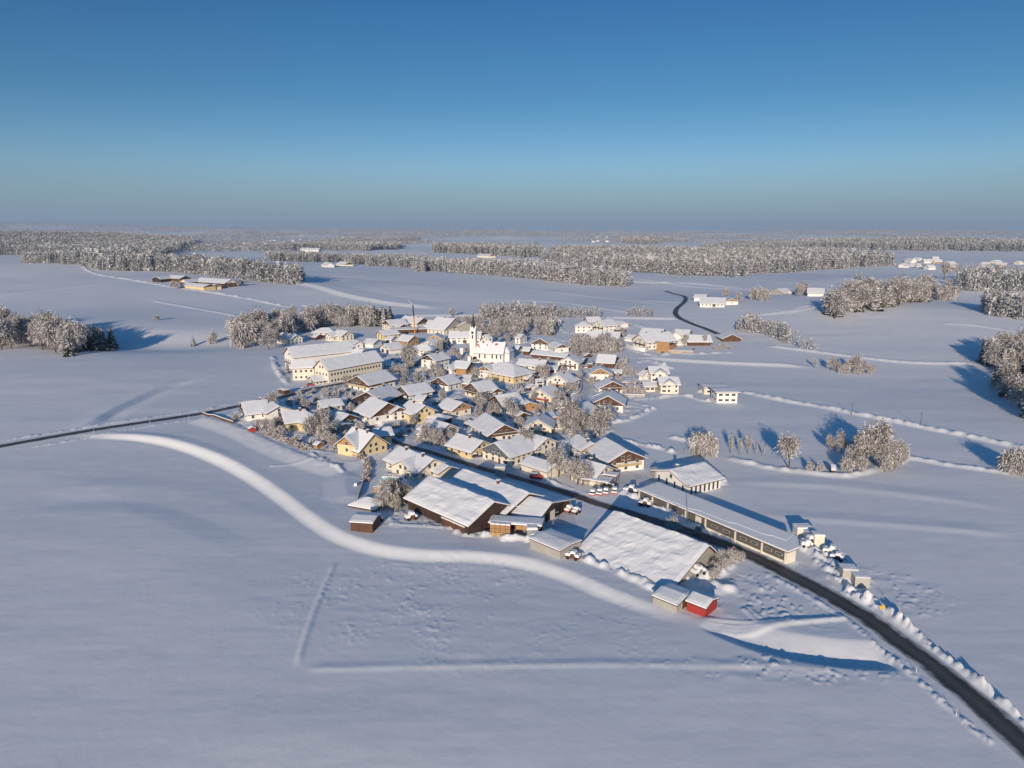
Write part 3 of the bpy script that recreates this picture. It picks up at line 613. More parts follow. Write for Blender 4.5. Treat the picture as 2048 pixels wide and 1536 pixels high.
A(HH, 'cream gabled house with blue shaded roof left of the presbytery', 'house', [V(869,669,879,661.5,8.6,13,'o',up='l',pitch=27,gw=2,L=14)])
A('barn', 'dark red brown timber barn in front of the cream gable', 'barn', [V(853,680.5,876,676,8.8,12,'b',up='w',pitch=28,gw=1,sidew=0)])
A('fire_station', 'white building with two large dark doors in its gable', 'garage', [V(767,687,799,683,8.4,14,'w',pitch=24,win='g',gw=2,sidew=0)])
A(HH, 'hipped roof house with a row of dark windows behind the big bare tree', 'house', [V(856,688,840,687.5,8.6,12,'w',hip=1,pitch=26)])
A(HH, 'low snow roof behind the yellow house and the fire station', 'house', [V(757,678,733,676,7,12,'w',pitch=20,win=0)])
# --- north east group
A(HH, 'white house with triangular gable left of the green striped barn', 'house', [V(1175,659.4,1206,661.5,10,14,'w',pitch=28,gw=2,ch=1)])
stripe = A('barn', 'white barn with a long green panel under the eaves', 'barn', [V(1242,663.4,1206.5,662,9.6,15,'w',pitch=24,win=0,door='G')])
A(HH, 'small white gabled house beside the dark conifer at the village top', 'house', [V(1115.6,634,1092,631,9,13,'w',pitch=26)])
A(HH, 'plain white block house with hipped roof at the north edge, left of its neighbours', 'house', [V(1170,643,1163,643,10,14,'w',hip=1,pitch=20)])
A(HH, 'rearmost white house at the northern edge of the village', 'house', [V(1171,633.6,1200,633,9.5,14,'w',pitch=24,gw=2)])
A(F_, 'long white farmhouse with two rows of windows at the northern edge', 'farmhouse', [V(1196,640.6,1226,638,11,16,'w',pitch=24,gw=3,bal='b'), V(1250,644,1232,641,6,11,'w',pitch=18,win=0)])
A(F_, 'great white farmhouse with red brown balcony at the north east corner', 'farmhouse', [V(1278,667,1340,662.5,12.5,18,'w',pitch=28,bal='b',gw=3,sidew=6,ch=2), V(1352,664,1345,659,11.5,14,'w',L=14,pitch=34,gw=0)])
A('barn', 'broad snow roof behind the great white farmhouse', 'barn', [V(1329,658,1284,655,12,22,'w',pitch=22,win=0)])
A('barn', 'modern timber box barn with slanting roof in front of the great white farmhouse', 'barn', [V(1349,681.5,1318,678.5,9.5,13,'o',up='b',pitch=10,win=0,solar='mono',wavy=.04)])
A('terrace', 'low snow topped terrace with pale yellow stone base east of the village', 'terrace', [V(1385,698,1335,697,2.6,12,'l',pitch=3,win=0,ov=.2,wavy=.05)])
A('barn', 'dark timber barn with straight white roof at the eastern farm', 'barn', [V(1421,669.5,1370,669.5,8.2,15,'b',up='b',pitch=26,win=0)])
A('barn', 'cream roofed annex between the great farmhouse and the dark timber barn', 'barn', [V(1382,660,1350,658,8.5,13,'w',pitch=22)])
A('barn', 'isolated brown barn with pointed gable beside the far end of the road', 'barn', [V(1465,668.8,1452,663,6.6,15,'b',pitch=22,win=0)])
# --- east houses
A(HH, 'modern white house with front dormer, rear one of the eastern pair', 'house', [V(1336,732,1295,732,10,13,'w',pitch=22,win='q',sidew=3), V(1321,740,1321,733,9.2,8,'w',L=9,pitch=24,gw=1), V(1296,741,1284,739,6.4,10,'w',pitch=20,win=0)])
A(HH, 'modern cream house with front dormer and garage, front one of the eastern pair', 'house', [V(1357.5,753,1314,753,9.6,13,'c',pitch=22,win='q',sidew=3), V(1339,760.5,1339,753,9.0,8,'c',L=9,pitch=26,gw=1), V(1312,763,1284,763,5.8,9,'c',pitch=18,win='q',sidew=2)])
A(HH, 'flat roofed white villa with orange window band standing alone to the east', 'house', [V(1474,777,1424,777,7.6,12,'w',pitch=3,win='q',sidew=3,ov=1.3)])
A('garage', 'long flat roofed annex behind the flat roofed white villa', 'garage', [V(1453,769,1402,769,5.0,11,'c',pitch=3,win='q',sidew=3,ov=.6)])
A('shed', 'low dark red shed row behind the frosted hedge east of the lane', 'shed', [V(1275,762.5,1247,760,3.6,6,'r',pitch=8,win=0,ov=.3), V(1281,769.5,1260,769,3.4,6,'r',pitch=8,win=0,ov=.3)])
# --- outlying farms
G = 'buildings of the farm left of the village'
A('barn', 'dark fronted barn at the left end of the farm in the fields', 'barn', [V(340,553.5,311,555.5,9,18,'d',pitch=18,win=0)], G)
A('barn', 'rear barn of the farm in the fields, under the wood', 'barn', [V(371,553,340,551.5,10,18,'b',pitch=18,win=0)], G)
A('barn', 'middle barn of the farm in the fields with cream gable', 'barn', [V(393,560,365,562,9,16,'b',up='c',pitch=20,win=0)], G)
A(F_, 'long farmhouse with white end wall at the right of the farm in the fields', 'farmhouse', [V(462,561,400,557,11,20,'b',up='w',pitch=22,gw=2,sidew=0)], G)
A('barn', 'front barn with yellow wall at the farm in the fields', 'barn', [V(420,571,372,567.5,8.5,18,'y',up='b',pitch=16,win=0), V(432,571,424,569,7.6,14,'y',up='b',L=14,pitch=20,win=0)], G)
A('barn', 'small dark gabled barn at the right end of the farm in the fields', 'barn', [V(474,556,458,558,8,14,'b',pitch=20,win=0)], G)
G = 'buildings of the farm right of the road bend'
A(F_, 'white farm with brown doors and long roof right of the road bend', 'farmhouse', [V(1453,594,1400,592.5,10,24,'w',up='r',pitch=20,sidew=6,gw=0,door='G')], G)
A(HH, 'small orange roofed house beside the farm right of the road bend', 'house', [V(1465,596,1460,593,7.5,13,'w',up='o',pitch=24,gw=1)], G)
A('barn', 'rear low barn behind the farm right of the road bend', 'barn', [V(1415,590,1389,589,8,14,'w',pitch=18,win=0)], G)
G = 'buildings of the hamlet left of the right hand wood'
A('barn', 'long barn with dark stripe and white gable left of the right hand wood', 'barn', [V(1650,577,1614,576,10,20,'w',up='w',split=3.5,pitch=22,win=0)], G)
A('barn', 'grey gabled barn at the left of the small hamlet', 'barn', [V(1553,578,1565,577,8,20,'g',L=22,pitch=22,win=0)], G)
A('house', 'low cream house partly behind the right hand wood', 'house', [V(1684,583,1662,583,7,16,'c',pitch=20,win=0)], G)
A('house', 'little yellow gabled house in the fields above the right hand wood', 'house', [V(1732,561,1716,560,7.5,14,'c',pitch=26,win=0)], G)
A('shed', 'tiny white shed between hamlet barns', 'shed', [V(1580,582,1572,581,5,10,'w',pitch=18,win=0)], G)
A('farm', 'pair of white barns below the far left wood', 'barn', [V(640,496,612,496,14,30,'w',pitch=20,win=0), V(618,495,608,495,12,30,'c',L=30,pitch=20,win=0)], 'far farms')
A('farm', 'white gabled farm in front of the middle tree belt', 'barn', [V(660,525,650,524,12,20,'w',L=30,pitch=26,win=0)], 'far farms')
A('farm', 'farm with brown gable in front of the middle tree belt', 'barn', [V(698,524,680,522.5,11,22,'c',up='b',pitch=24,win=0)], 'far farms')
A('farm', 'long low farm roof with red end right of the middle wood', 'barn', [V(985,506,960,505,12,24,'c',up='r',pitch=20,win=0)], 'far farms')
A('farm', 'pale far farm on the snowfield left of centre', 'barn', [V(500,491,470,491,13,30,'w',pitch=18,win=0)], 'far farms')
# hamlets near the horizon: plain little houses
def hamlet(label, group, pts, seed):
    r = random.Random(seed)
    for x, y in pts:
        wd = r.uniform(12,18); A('village_house', label, 'house', [V(x+r.uniform(7,12)*(500-440)/60, y, x, y+r.uniform(-.4,.4), r.uniform(8,11), wd, r.choice('wwcwo'), L=r.uniform(14,26), pitch=26, win=0, wavy=0)], group)
r_ = random.Random(3)
hamlet('one of the small houses of the hamlet above the middle wood, left of centre', 'houses of the hamlet left of centre', [(r_.uniform(560,700), r_.uniform(474,482)) for _ in range(14)], 1)
hamlet('one of the tiny pale houses of the hamlet between the left wood and the barns', 'houses of the left far hamlet', [(r_.uniform(420,600), r_.uniform(478,489)) for _ in range(14)], 2)
hamlet('one of the tiny houses of the hamlet near the horizon right of centre', 'houses of the hamlet right of centre', [(r_.uniform(1175,1212), r_.uniform(472,487)) for _ in range(12)], 4)
hamlet('one of the snow roofed houses of the hamlet on the far right snowfield', 'houses of the far right hamlet', [(r_.uniform(1800,1910), r_.uniform(514,532)) for _ in range(12)]+[(1975,522),(1990,521),(2004,524),(2035,523),(1848,511)], 5)

for a in (('shed','white annex squeezed between the yellow road house and the grey shop house',(963,891,956,887,4.6,7,'w')),
 ('shed','low snow roofed shed beside the red balcony house',(1068,768,1060,766,4,7,'b')),
 ('shed','small roof buried in snow left of the rippled roof farmhouse',(980,798,970,796,4,7,'w')),
 ('gazebo','round looking snow covered pavilion right of the bright yellow house',(884,828,878,827,4.6,7,'b')),
 ('shed','brown shed between the bungalow and the big pale yellow house',(666,858,660,856,3.6,5,'b')),
 ('garage','flat roofed cream garage left of the tall white gabled house',(1088,757,1070,757,4,9,'c')),
 ('shed','low snow roof in front of the tall white gabled house garage',(1078,769,1064,768,3.4,6,'w')),
 ('hut','reddish brown orchard hut above the balcony chalet',(1178,706,1173,705,4,6,'b')),
 ('shed','long low brown shed right of the half timbered house',(1246,739,1222,738,4,7,'b')),
 ('carport','brown carport at the right end of the ochre inn',(1066,748,1052,746,4.4,10,'b')),
 ('garage','brown fronted garage above the brown and white chalet',(945,750,926,749,4.6,8,'b')),
 ('garage','small white garage left of the central chalet',(944,759,924,757,5,8,'w')),
 ('house','blue shaded small house between presbytery and orchard',(978,668,968,669,8,11,'w')),
 ('shed','low roofs behind the white barn with green panel',(1272,670,1256,668,5.4,10,'w')),
 ('barn','white shed wing at the left of the dark timber barn',(1366,677,1356,675,6,10,'w')),
 ('shed','dark low shed under the trees right of the great barn',(1245,655,1232,652,4.6,8,'b')),
 ('garage','snow covered garage behind the fire station',(790,672,775,671,6,10,'w')),
 ('shed','low white shed left of the huge grey gabled barn',(800,664,786,662,5,9,'w')),
 ('garage','flat garage beside the farmhouse with balconies, half hidden by trees',(1180,905,1166,900,4.2,9,'w')),
 ('shed','small dark shed left of the long roofed timber gable house',(1048,824,1040,820,4,7,'b')),
 ('shed','little snow capped shed in the garden of the cream bungalow',(848,862,840,860,3.6,5,'w')),
 ('garage','double garage with snow roof right of the cream yellow balcony house',(1120,842,1108,838,4.4,8,'c')),
 ('shed','small barn at the foot of the wood left of the hipped roof house',(640,668,630,667,5,9,'b')),
 ('house','white house peeping out between orchard and northern barn row',(1048,668,1036,667,8,11,'w'))):
    n_, l_, v_ = a; A(n_, l_, n_ if n_ != 'gazebo' else 'pavilion', [V(*v_, hip=1 if n_ == 'gazebo' else 0, pitch=20, win='auto' if n_ == 'house' else 0, door='G' if n_ == 'garage' else None, L=3 if n_ == 'gazebo' else None, ov=.5)])
# ------------------------------------------------------------ the long garage row (its plan tapers at the right end)
def long_garage():
    zf_, sl_ = 3.9, .075
    F1 = Vector(zp(1275,977.6,zf_)); F2 = Vector(zp(1576,1102.6,zf_)); d = (F2-F1).normalized(); n = Vector((-d.y, d.x)); Lf = (F2-F1).length
    rz = math.atan2(d.y, d.x); root = bpy.data.objects.new('garage_row', None); C.objects.link(root); root.location = (F1.x, F1.y, 0); root.rotation_euler = (0,0,rz)
    tag(root, 'very long garage row with dark bays and cream posts along the main road', 'garage')
    def loc(px, py, dep):
        p = Vector(zp(px, py, zf_+sl_*dep))-F1; return p.dot(d), p.dot(n)
    B1, B2, E = loc(1324,959,15), loc(1588,1073,13), loc(1599,1093,5)
    B1 = (B1[0], (B1[1]+B2[1])/2); B2 = (B2[0], B1[1])
    poly = [(0,0),(Lf,0),E,B2,B1]
    def top(off, m, name, th, inset=0):
        k = MB(); cx = sum(p[0] for p in poly)/5; cy = sum(p[1] for p in poly)/5
        pts = [(p[0]+(cx-p[0])*inset*.1, p[1]+(cy-p[1])*inset) for p in poly]; nn = len(pts)
        k.v = [(x,y,zf_-.42+sl_*y+off) for x,y in pts]+[(x,y,zf_-.42+sl_*y+off+th) for x,y in pts]
        k.f = [(i,(i+1)%nn,nn+(i+1)%nn,nn+i) for i in range(nn)]+[tuple(range(nn,2*nn)), tuple(range(nn-1,-1,-1))]; k.m = [0]*len(k.f)
        return link(name, k.me(name, [m]), None)
    rf = top(-.2, deck, 'roof', .2); rf.parent = root
    sn = top(.002, rsnow, 'snow_cover', .4, .01); sn.parent = rf
    # slid-off snow slab edges near the right end
    k = MB(); zz = lambda x, y: zf_-.42+sl_*y+.402
    P = [(Lf-32,2.2),(Lf-3,2.0),(Lf-1.5,4.2)]
    pts = [(2,.9),(Lf-36,1.0),(Lf-33,2.0),(Lf-22,2.3),(Lf-20,3.2),(Lf-10,3.6),(Lf-8,4.6),(Lf-4,5.0),(B2[0]-1.2,B2[1]-.6),(B1[0]+1,B1[1]-.6),(.8,1.1)]
    nn = len(pts); k.v = [(x,y,zz(x,y)) for x,y in pts]+[(x,y,zz(x,y)+.07) for x,y in pts]; k.f = [(i,(i+1)%nn,nn+(i+1)%nn,nn+i) for i in range(nn)]+[tuple(range(nn,2*nn))]; k.m = [0]*len(k.f)
    link('snow_slab', k.me('snow_slab', [rsnow]), rf)
    wy = .4; w = MB(); w.box(.5, Lf-.5, wy, .15+wy, -.5, .55, 0); w.box(.5,Lf-.5,wy+.25,wy+.4,.3,zf_-.6,0)
    w.poly([(Lf-.5,wy,-.5),(E[0]-.6,E[1]-.5,-.5),(E[0]-.6,E[1]-.5,zf_-.6+sl_*E[1]),(Lf-.5,wy,zf_-.55+sl_*wy)],0)
    w.poly([(E[0]-.6,E[1]-.5,-.5),(B2[0]-.6,B2[1]-.9,-.5),(B2[0]-.6,B2[1]-.9,zf_-.7+sl_*B2[1]),(E[0]-.6,E[1]-.5,zf_-.6+sl_*E[1])],0)
    w.poly([(B2[0]-.6,B2[1]-.9,-.5),(B1[0]+.6,B1[1]-.9,-.5),(B1[0]+.6,B1[1]-.9,zf_-.7+sl_*B1[1]),(B2[0]-.6,B2[1]-.9,zf_-.7+sl_*B2[1])],0)
    w.poly([(B1[0]+.6,B1[1]-.9,-.5),(.5,wy,-.5),(.5,wy,zf_-.55),(B1[0]+.6,B1[1]-.9,zf_-.7+sl_*B1[1])],0)
    link('wall', w.me('wall', [WALL['c']]), root)
    fr = [0, .112, .232, .365, .505, .70, .862, 1.0]; xs = [.5+f*(Lf-1) for f in fr]
    for i, x in enumerate(xs):
        p = MB(); p.box(-.22,.22,-.18,.2,-.5,zf_-.62,0); link('post', p.me('post', [WALL['c']]), root, (min(max(x,.75),Lf-.75),wy-.2,0))
    for i in range(7):
        a, b = xs[i]+.26, xs[i+1]-.26; k = MB(); k.box(0,b-a,-.06,.05,.56,zf_-.7,0); link('bay_panel', k.me('bay_panel', [bayp]), root, (a, wy-.02, 0))
        if i == 3: D_ = MB(); D_.box(-1.1,1.1,-.12,0,.4,3.0,0); link('door', D_.me('door', [WALL['c']]), root, (b-2.6, wy-.09, 0))
        if i >= 4:
            for t in ((.3, .72) if i < 6 else (.25, .72)):
                q = MB()
                for z0, z1, x0, x1 in ((1.7,1.78,-1.1,1.1),(2.3,2.38,-1.1,1.1),(1.78,2.3,-1.1,-1.02),(1.78,2.3,1.02,1.1)): q.box(x0,x1,-.14,-.02,z0,z1,0)
                q.box(-1.02,1.02,-.1,-.02,1.78,2.3,1); link('window', q.me('window', [frame, glass]), root, (a+(b-a)*t, wy-.07, 0))
long_garage()

# ------------------------------------------------------------ church
ch = A('church', 'white village church with slim tower and dark green spire', 'church',
  [V(1012,684.5,953,682,14.6,12,'w',pitch=46,win=0,ov=.25,wavy=.16,thick=.25), V(1010,685.3,1004,685,13.6,10.4,'w',pitch=44,hip=1,win=0,ov=.25,thick=.25,L=3)])
def church_bits():
    # local +x of the church runs to the right along the nave
    Lw = 22*1.0; nv = (Vector(zp(1012,684.5,13.1))-Vector(zp(953,682,13.1))).length
    tri = lambda pts, z: [(p[0], p[1], z) for p in pts]
    wy = -(12*1.13/2-.25)
    gw = MB(); gw.box(-.45,.45,-.06,.03,2.2,5.6,0)
    for i, t in enumerate((-.30,-.12,.12,.26,.40)):
        link('window', gw.me('window', [glass]), ch, (t*nv*1.02, wy, 0)); 
    dm = MB(); dm.poly([(math.cos(a)*1.5, -.1, 1.9+math.sin(a)*1.4) for a in np.linspace(0, math.pi, 9)]+[(-1.5,-.1,-.2),(1.5,-.1,-.2)], 0)
    dm = MB(); pts = [(-1.5,-.4),(1.5,-.4)]+[(math.cos(a)*1.5, 1.9+math.sin(a)*1.4) for a in np.linspace(0, math.pi, 9)]
    dm.v = [(x,-.9,z) for x,z in pts]+[(x,0,z) for x,z in pts]; nn = len(pts); dm.f = [tuple(range(nn))]+[(i,(i+1)%nn,nn+(i+1)%nn,nn+i) for i in range(nn)]; dm.m = [0]*len(dm.f)
    link('door', dm.me('door', [dark]), ch, (-nv*.46, wy, 0))
    k = MB(); s = 2.15; k.box(-s,s,-s,s,-1,21,0)
    for ax in (0, 1):
        for e in (-1, 1):
            q = [(-s,21),(s,21),(0,24.2)]; k.poly([(x,e*s,z) if ax == 0 else (e*s,x,z) for x,z in q], 0)
    for e in (-1, 1):
        k.poly([(0,-s,24.2),(0,s,24.2),(e*s,s,21),(e*s,-s,21)], 1); k.poly([(-s,0,24.2),(s,0,24.2),(s,e*s,21),(-s,e*s,21)], 1)
    T = link('tower', k.me('tower', [WALL['w'], snow]), ch, (-nv/2-1.2, -3.2, 0))
    b = MB(); b.box(-.45,.45,-s-.06,-s+.02,15.5,18.2,0); b.box(-s-.06,-s+.02,-.45,.45,15.5,18.2,0); link('belfry_opening', b.me('belfry_opening', [dark]), T)
    cl = MB(); cl.v = [(math.cos(a)*.95, -s-.05, 19.8+math.sin(a)*.95) for a in np.linspace(0, 2*math.pi, 17)[:-1]]; cl.f = [tuple(range(16))]; cl.m = [0]; link('clock_face', cl.me('clock_face', [darkp]), T)
    sp = MB(); n = 8; r = 1.75; sp.v = [(r*math.cos(2*math.pi*i/n+.39), r*math.sin(2*math.pi*i/n+.39), 22.0) for i in range(n)]+[(.12*math.cos(2*math.pi*i/n), .12*math.sin(2*math.pi*i/n), 33.2) for i in range(n)]
    sp.f = [(i,(i+1)%n,n+(i+1)%n,n+i) for i in range(n)]+[tuple(range(n,2*n))]; sp.m = [0]*len(sp.f); sp.tube((0,0,33),(0,0,34.6),.06,.05,5,0); sp.box(-.35,.35,-.05,.05,34.0,34.12,0)
    link('spire', sp.me('spire', [copper]), T)
    pt = MB(); rr_ = random.Random(5); tile = mat('bare_roof_tiles', (.45,.17,.11), .9, .3, 1.5)
    tp = math.tan(R(46))
    for cx, cy in ((-nv*.42,-2.4),(-nv*.36,-3.4),(-nv*.1,-2.2),(nv*.2,-1.6),(-nv*.25,-.5),(nv*.05,-.5),(-nv*.45,-.6)):
        r1, r2 = rr_.uniform(.6,1.6), rr_.uniform(.35,1.1)
        pt.poly([(cx+r1*math.cos(a)*rr_.uniform(.6,1), cy+r2*math.sin(a)*rr_.uniform(.6,1)*.8, 0) for a in np.linspace(0,2*math.pi,12)[:-1]], 0)
    pt.v = [(x,y,13.14-tp*abs(y)-.25+.36) for x,y,z in pt.v]; link('bare_tiles', pt.me('bare_tiles', [tile]), ch)
    sa = MB(); sa.prism([(-4.6,-2.4),(-2.4,-2.4),(-2.4,0),(-4.6,0)],-.5,3.6,0,1); link('sacristy', sa.me('sacristy', [WALL['w'], snow]), ch, (-nv*.46, wy, 0))
church_bits()

# ------------------------------------------------------------ small things
def at(px, py): x, y = gp(px, py); return (x, y, gz1(x, y))
def thing(name, label, cat, px, py, rz=0, group=None, sink=0):
    x, y, z = at(px, py); o = bpy.data.objects.new(name, None); C.objects.link(o); o.location = (x,y,z-sink); o.rotation_euler = (0,0,rz); tag(o, label, cat, group); return o
def single(name, label, cat, mb, mats, px, py, rz=0, group=None, sink=.05, sc=None):
    x, y, z = at(px, py); o = link(name, mb.me(name, mats), None, (x,y,z-sink), rz, sc); return tag(o, label, cat, group)
# telescopic crane
cr = thing('crane', 'tall thin mast, orange below and black above, with white tilted tip, rising behind the village', 'crane', 830, 668)
link('lower_mast', MB().tube((0,0,-1),(-.6,0,15),.6,.55,8,0).me('lower_mast', [orangep]), cr)
link('upper_mast', MB().tube((-.6,0,15),(-1.2,0,26),.6,.5,8,0).me('upper_mast', [darkp]), cr)
link('tip', MB().tube((-1.2,0,25.8),(-4.8,-1,30),.26,.16,6,0).me('tip', [whitep]), cr)
def car_parts(col, van=False, snowy=.25):
    Lc, Wc, Hb, Hc = (4.9,1.95,1.15,2.15) if van else (4.3,1.8,.85,1.48)
    b = MB(); pr = [(-Lc/2,.35),(Lc/2,.35),(Lc/2+.02,.62),(Lc/2-.15,Hb*.92),(Lc/2-1.05,Hb),(-Lc/2+.05,Hb)] if not van else [(-Lc/2,.35),(Lc/2,.35),(Lc/2,.7),(Lc/2-.7,1.2),(Lc/2-1.3,1.25),(-Lc/2,1.25)]
    n = len(pr); b.v = [(x,-Wc/2,z) for x,z in pr]+[(x,Wc/2,z) for x,z in pr]; b.f = [tuple(range(n)), tuple(range(2*n-1,n-1,-1))]+[(i,n+i,n+(i+1)%n,(i+1)%n) for i in range(n)]; b.m = [0]*len(b.f)
    zt = 1.25 if van else Hb; x0, x1, x2, x3 = (-Lc/2+.05, -Lc/2+.15, Lc/2-1.9, Lc/2-1.35) if van else (-Lc/2+.15, -Lc/2+.75, Lc/2-2.0, Lc/2-1.3)
    c = MB(); w2 = Wc/2-.05; w3 = Wc/2-.2
    c.v = [(x0,-w2,zt),(x3,-w2,zt),(x3,w2,zt),(x0,w2,zt),(x1,-w3,Hc),(x2,-w3,Hc),(x2,w3,Hc),(x1,w3,Hc)]; c.f = [(0,1,5,4),(1,2,6,5),(2,3,7,6),(3,0,4,7),(4,5,6,7)]; c.m = [0,0,0,0,1]
    s = MB(); s.box(x1-.05,x2+.05,-w3-.03,w3+.03,Hc+.002,Hc+snowy,0)
    if snowy > .6: s.box(-Lc/2-.08,Lc/2+.08,-Wc/2-.08,Wc/2+.08,Hb*.82,Hb+.25,0)
    elif not van: s.box(Lc/2-1.2,Lc/2-.2,-w3,w3,Hb*.97,Hb+snowy*.8,0)
    wh = MB(); wh.tube((0,-.11,0),(0,.11,0),.33,.33,12,0); wh.tube((0,-.12,0),(0,.12,0),.17,.17,8,1)
    return dict(body=b.me('body', [col]), cabin=c.me('cabin', [glass, col]), snow_cover=s.me('snow_cover', [snow]), wheel=wh.me('wheel', [rubber, metal]), g=(Lc,Wc))
CARS = {}
def car(col, label, px, py, rz, van=False, snowy=.25, group=None, name='parked_car'):
    k = (col.name, van, snowy)
    if k not in CARS: CARS[k] = car_parts(col, van, snowy)
    p = CARS[k]; o = thing(name, label, 'van' if van else 'car', px, py, rz, group, -.02); Lc, Wc = p['g']
    link('body', p['body'], o); link('cabin', p['cabin'], o); link('snow_cover', p['snow_cover'], o)
    for a in (-1, 1):
        for b in (-1, 1): link('wheel', p['wheel'], o, (a*(Lc/2-.8), b*(Wc/2-.1), .33))
    return o
RD = math.atan2(-.42, .9)
car(redp, 'bright red van standing by the cream garage block', 1073, 957, RD+.15, True, .12, name='parked_van')
car(redp, 'red car parked in front of the long cream inn', 621, 770, .25, False, .05)
pc = 'cars parked in front of the carport'
for i, (x, y, m_, l_) in enumerate(((1154,735,whitep,'white car, left one of the front row at the carport'),(1163,735.5,redp,'red car, middle of the front row at the carport'),(1172,735.5,whitep,'white car, right one of the front row at the carport'),
    (1155,729.5,darkp,'dark car, left one of the row nearest the carport'),(1164,729,darkp,'dark car, right one of the row nearest the carport'))): car(m_, l_, x, y, 1.45, False, .2, pc)
rc = 'red snow covered cars beside the main road'
for i, (x, y) in enumerate(((1187,990),(1201,988),(1213,986.5),(1230,985.5))):
    car(redp, ('leftmost','second from left','third from left','rightmost')[i]+' of the four snowed-in red cars by the road', x, y, 1.15+.05*i, False, .75, rc, 'snowed_in_car')
car(darkp, 'dark snow covered car beside the yellow house with brick chimney', 905, 903, RD, False, .4); car(darkp, 'snow capped car in front of the yellow house with brick chimney', 952, 915, .5, False, .4)
car(darkp, 'dark car half buried near the roofed carport by the red vans', 1218, 975, .2, False, .4)
car(whitep, 'snow buried white car beside the cream garage wing', 1209, 950, 1.0, False, .45)
# open shelters by the red vans
def shelter(label, px, py, l, w, h, rz, roofm=snow, name='shelter'):
    o = thing(name, label, 'shelter', px, py, rz)
    for a in (-1,1):
        for b in (-1,1): link('post', MB().box(-.1,.1,-.1,.1,-.6,h,0).me('post', [WALL['b']]), o, (a*(l/2-.3), b*(w/2-.3), 0))
    rf = link('roof', MB().box(-l/2,l/2,-w/2,w/2,h,h+.15,0).me('roof', [deck]), o)
    V_, F_2 = grid_shell(l-.1, w-.1, lambda X, Y: X*0+h+.152, .5, 12, 8, 5, .12, edge=.5); link('snow_cover', npmesh('snow_cover', V_, F_2, [rsnow]), rf); return o
shelter('low open shelter with thick snow roof beside the row of red vans', 1195, 972, 10, 6, 2.6, RD)
shelter('small square open shelter right of the row of red vans', 1221, 964, 5.5, 4, 2.8, RD)
# firewood store and its neighbours
RB = math.atan2(zp(1081,1053,4)[1]-zp(985,1046,4)[1], zp(1081,1053,4)[0]-zp(985,1046,4)[0])
ws = thing('wood_store', 'open timber store with orange board front and straight snow roof beside the dark barn', 'shed', 1033, 1066, RB)
link('wall', MB().box(-7.6,7.6,2.2,2.35,-.6,3.5,0).me('wall', [WALL['b']]), ws)
for i in range(4): link('front_panel', MB().box(0,1.75,-2.3,-2.2,1.9,3.3,0).me('front_panel', [WALL['o']]), ws, (.2+i*1.85, 0, 0))
for i in range(5): link('post', MB().box(-.12,.12,-2.32,-2.08,-.6,3.5,0).me('post', [WALL['b']]), ws, (-7.6+i*3.8,.06,0))
wr = link('roof', MB().box(-8.2,8.2,-2.9,2.9,3.5,3.65,0).me('roof', [deck]), ws)
V_, F_2 = grid_shell(16.3, 5.7, lambda X, Y: X*0+3.652, .6, 26, 8, 9, .1, edge=.4); link('snow_cover', npmesh('snow_cover', V_, F_2, [rsnow]), wr)
x0, y0 = gp(1001, 1074)
for i in range(4):
    for k in range(3):
        m = MB(); m.box(-.72,.72,-.6,.6,.03,1.18,0)
        for e in (-.72,-.24,.24,.72): m.box(e-.05,e+.05,-.64,-.6,0,1.24,1)
        if k == 2: m.box(-.72,.72,-.6,.6,1.24,1.6,2)
        o = link('firewood_crate', m.me('firewood_crate', [WALL['o'] if (i*3+k)%3 else WALL['l'], WALL['b'], snow]), None, (x0+(i-1.5)*1.55*math.cos(RB), y0+(i-1.5)*1.55*math.sin(RB), gz1(x0,y0)-.1+k*1.26), RB)
        tag(o, f"orange firewood crate, {('bottom','middle','top')[k]} one of the {('leftmost','second','third','rightmost')[i]} pile beside the timber store", 'crate', 'firewood crates piled beside the timber store')
def cabin(name, label, cat, px, py, l, w, h, rz, wallm, st=.35, doorm=None, ribs=True):
    o = thing(name, label, cat, px, py, rz); b = MB(); b.box(-l/2,l/2,-w/2,w/2,-.3,h,0)
    if ribs:
        for i in range(int(l/.6)): b.box(-l/2+.3+i*.6,-l/2+.42+i*.6,-w/2-.05,-w/2,.1,h-.1,0)
    link('body', b.me('body', [wallm]), o); V_, F_2 = grid_shell(l+.3, w+.3, lambda X, Y: X*0+h+.002, st, 10, 8, int(px), .07, edge=.35); link('snow_cover', npmesh('snow_cover', V_, F_2, [rsnow]), o)
    link('door', MB().box(l/2,l/2+.06,-w*.3,w*.3,.1,h*.86,0).me('door', [doorm or frame]), o); return o
cabin('container', 'plain grey box container with snow top left of the lean-to', 'container', 1083, 1091, 5.2, 2.6, 3.0, RD, metal)
cabin('tool_shed', 'small grey shed with snow cap in front of the timber store', 'shed', 1064, 1080, 3.0, 2.6, 3.2, .05, metal, .6)
cabin('container', 'pale container, front one of two beside the snowfield right of the road', 'container', 1716, 1166, 3.6, 5.6, 2.9, -.12, cabm, .25)
cabin('container', 'pale container, rear one of two beside the snowfield right of the road', 'container', 1694, 1157, 3.6, 3.4, 2.9, -.12, cabm, .25)
cabin('site_cabin', 'cream upright cabin at the end of the long garage row', 'cabin', 1634, 1094, 2.8, 3.0, 3.4, -.1, WALL['c'], .5)
cabin('site_cabin', 'white cabin with red digger arm in front, behind the long garage row', 'cabin', 1604, 1071, 4.6, 3.2, 3.0, .05, whitep, .5)
cabin('site_cabin', 'small white open cabin between the two others behind the long garage row', 'cabin', 1621, 1080, 3.4, 3.0, 2.7, .0, whitep, .4)
dg = thing('digger_arm', 'bright red bent digger arm beside the white cabin', 'machine', 1590, 1074, .2)
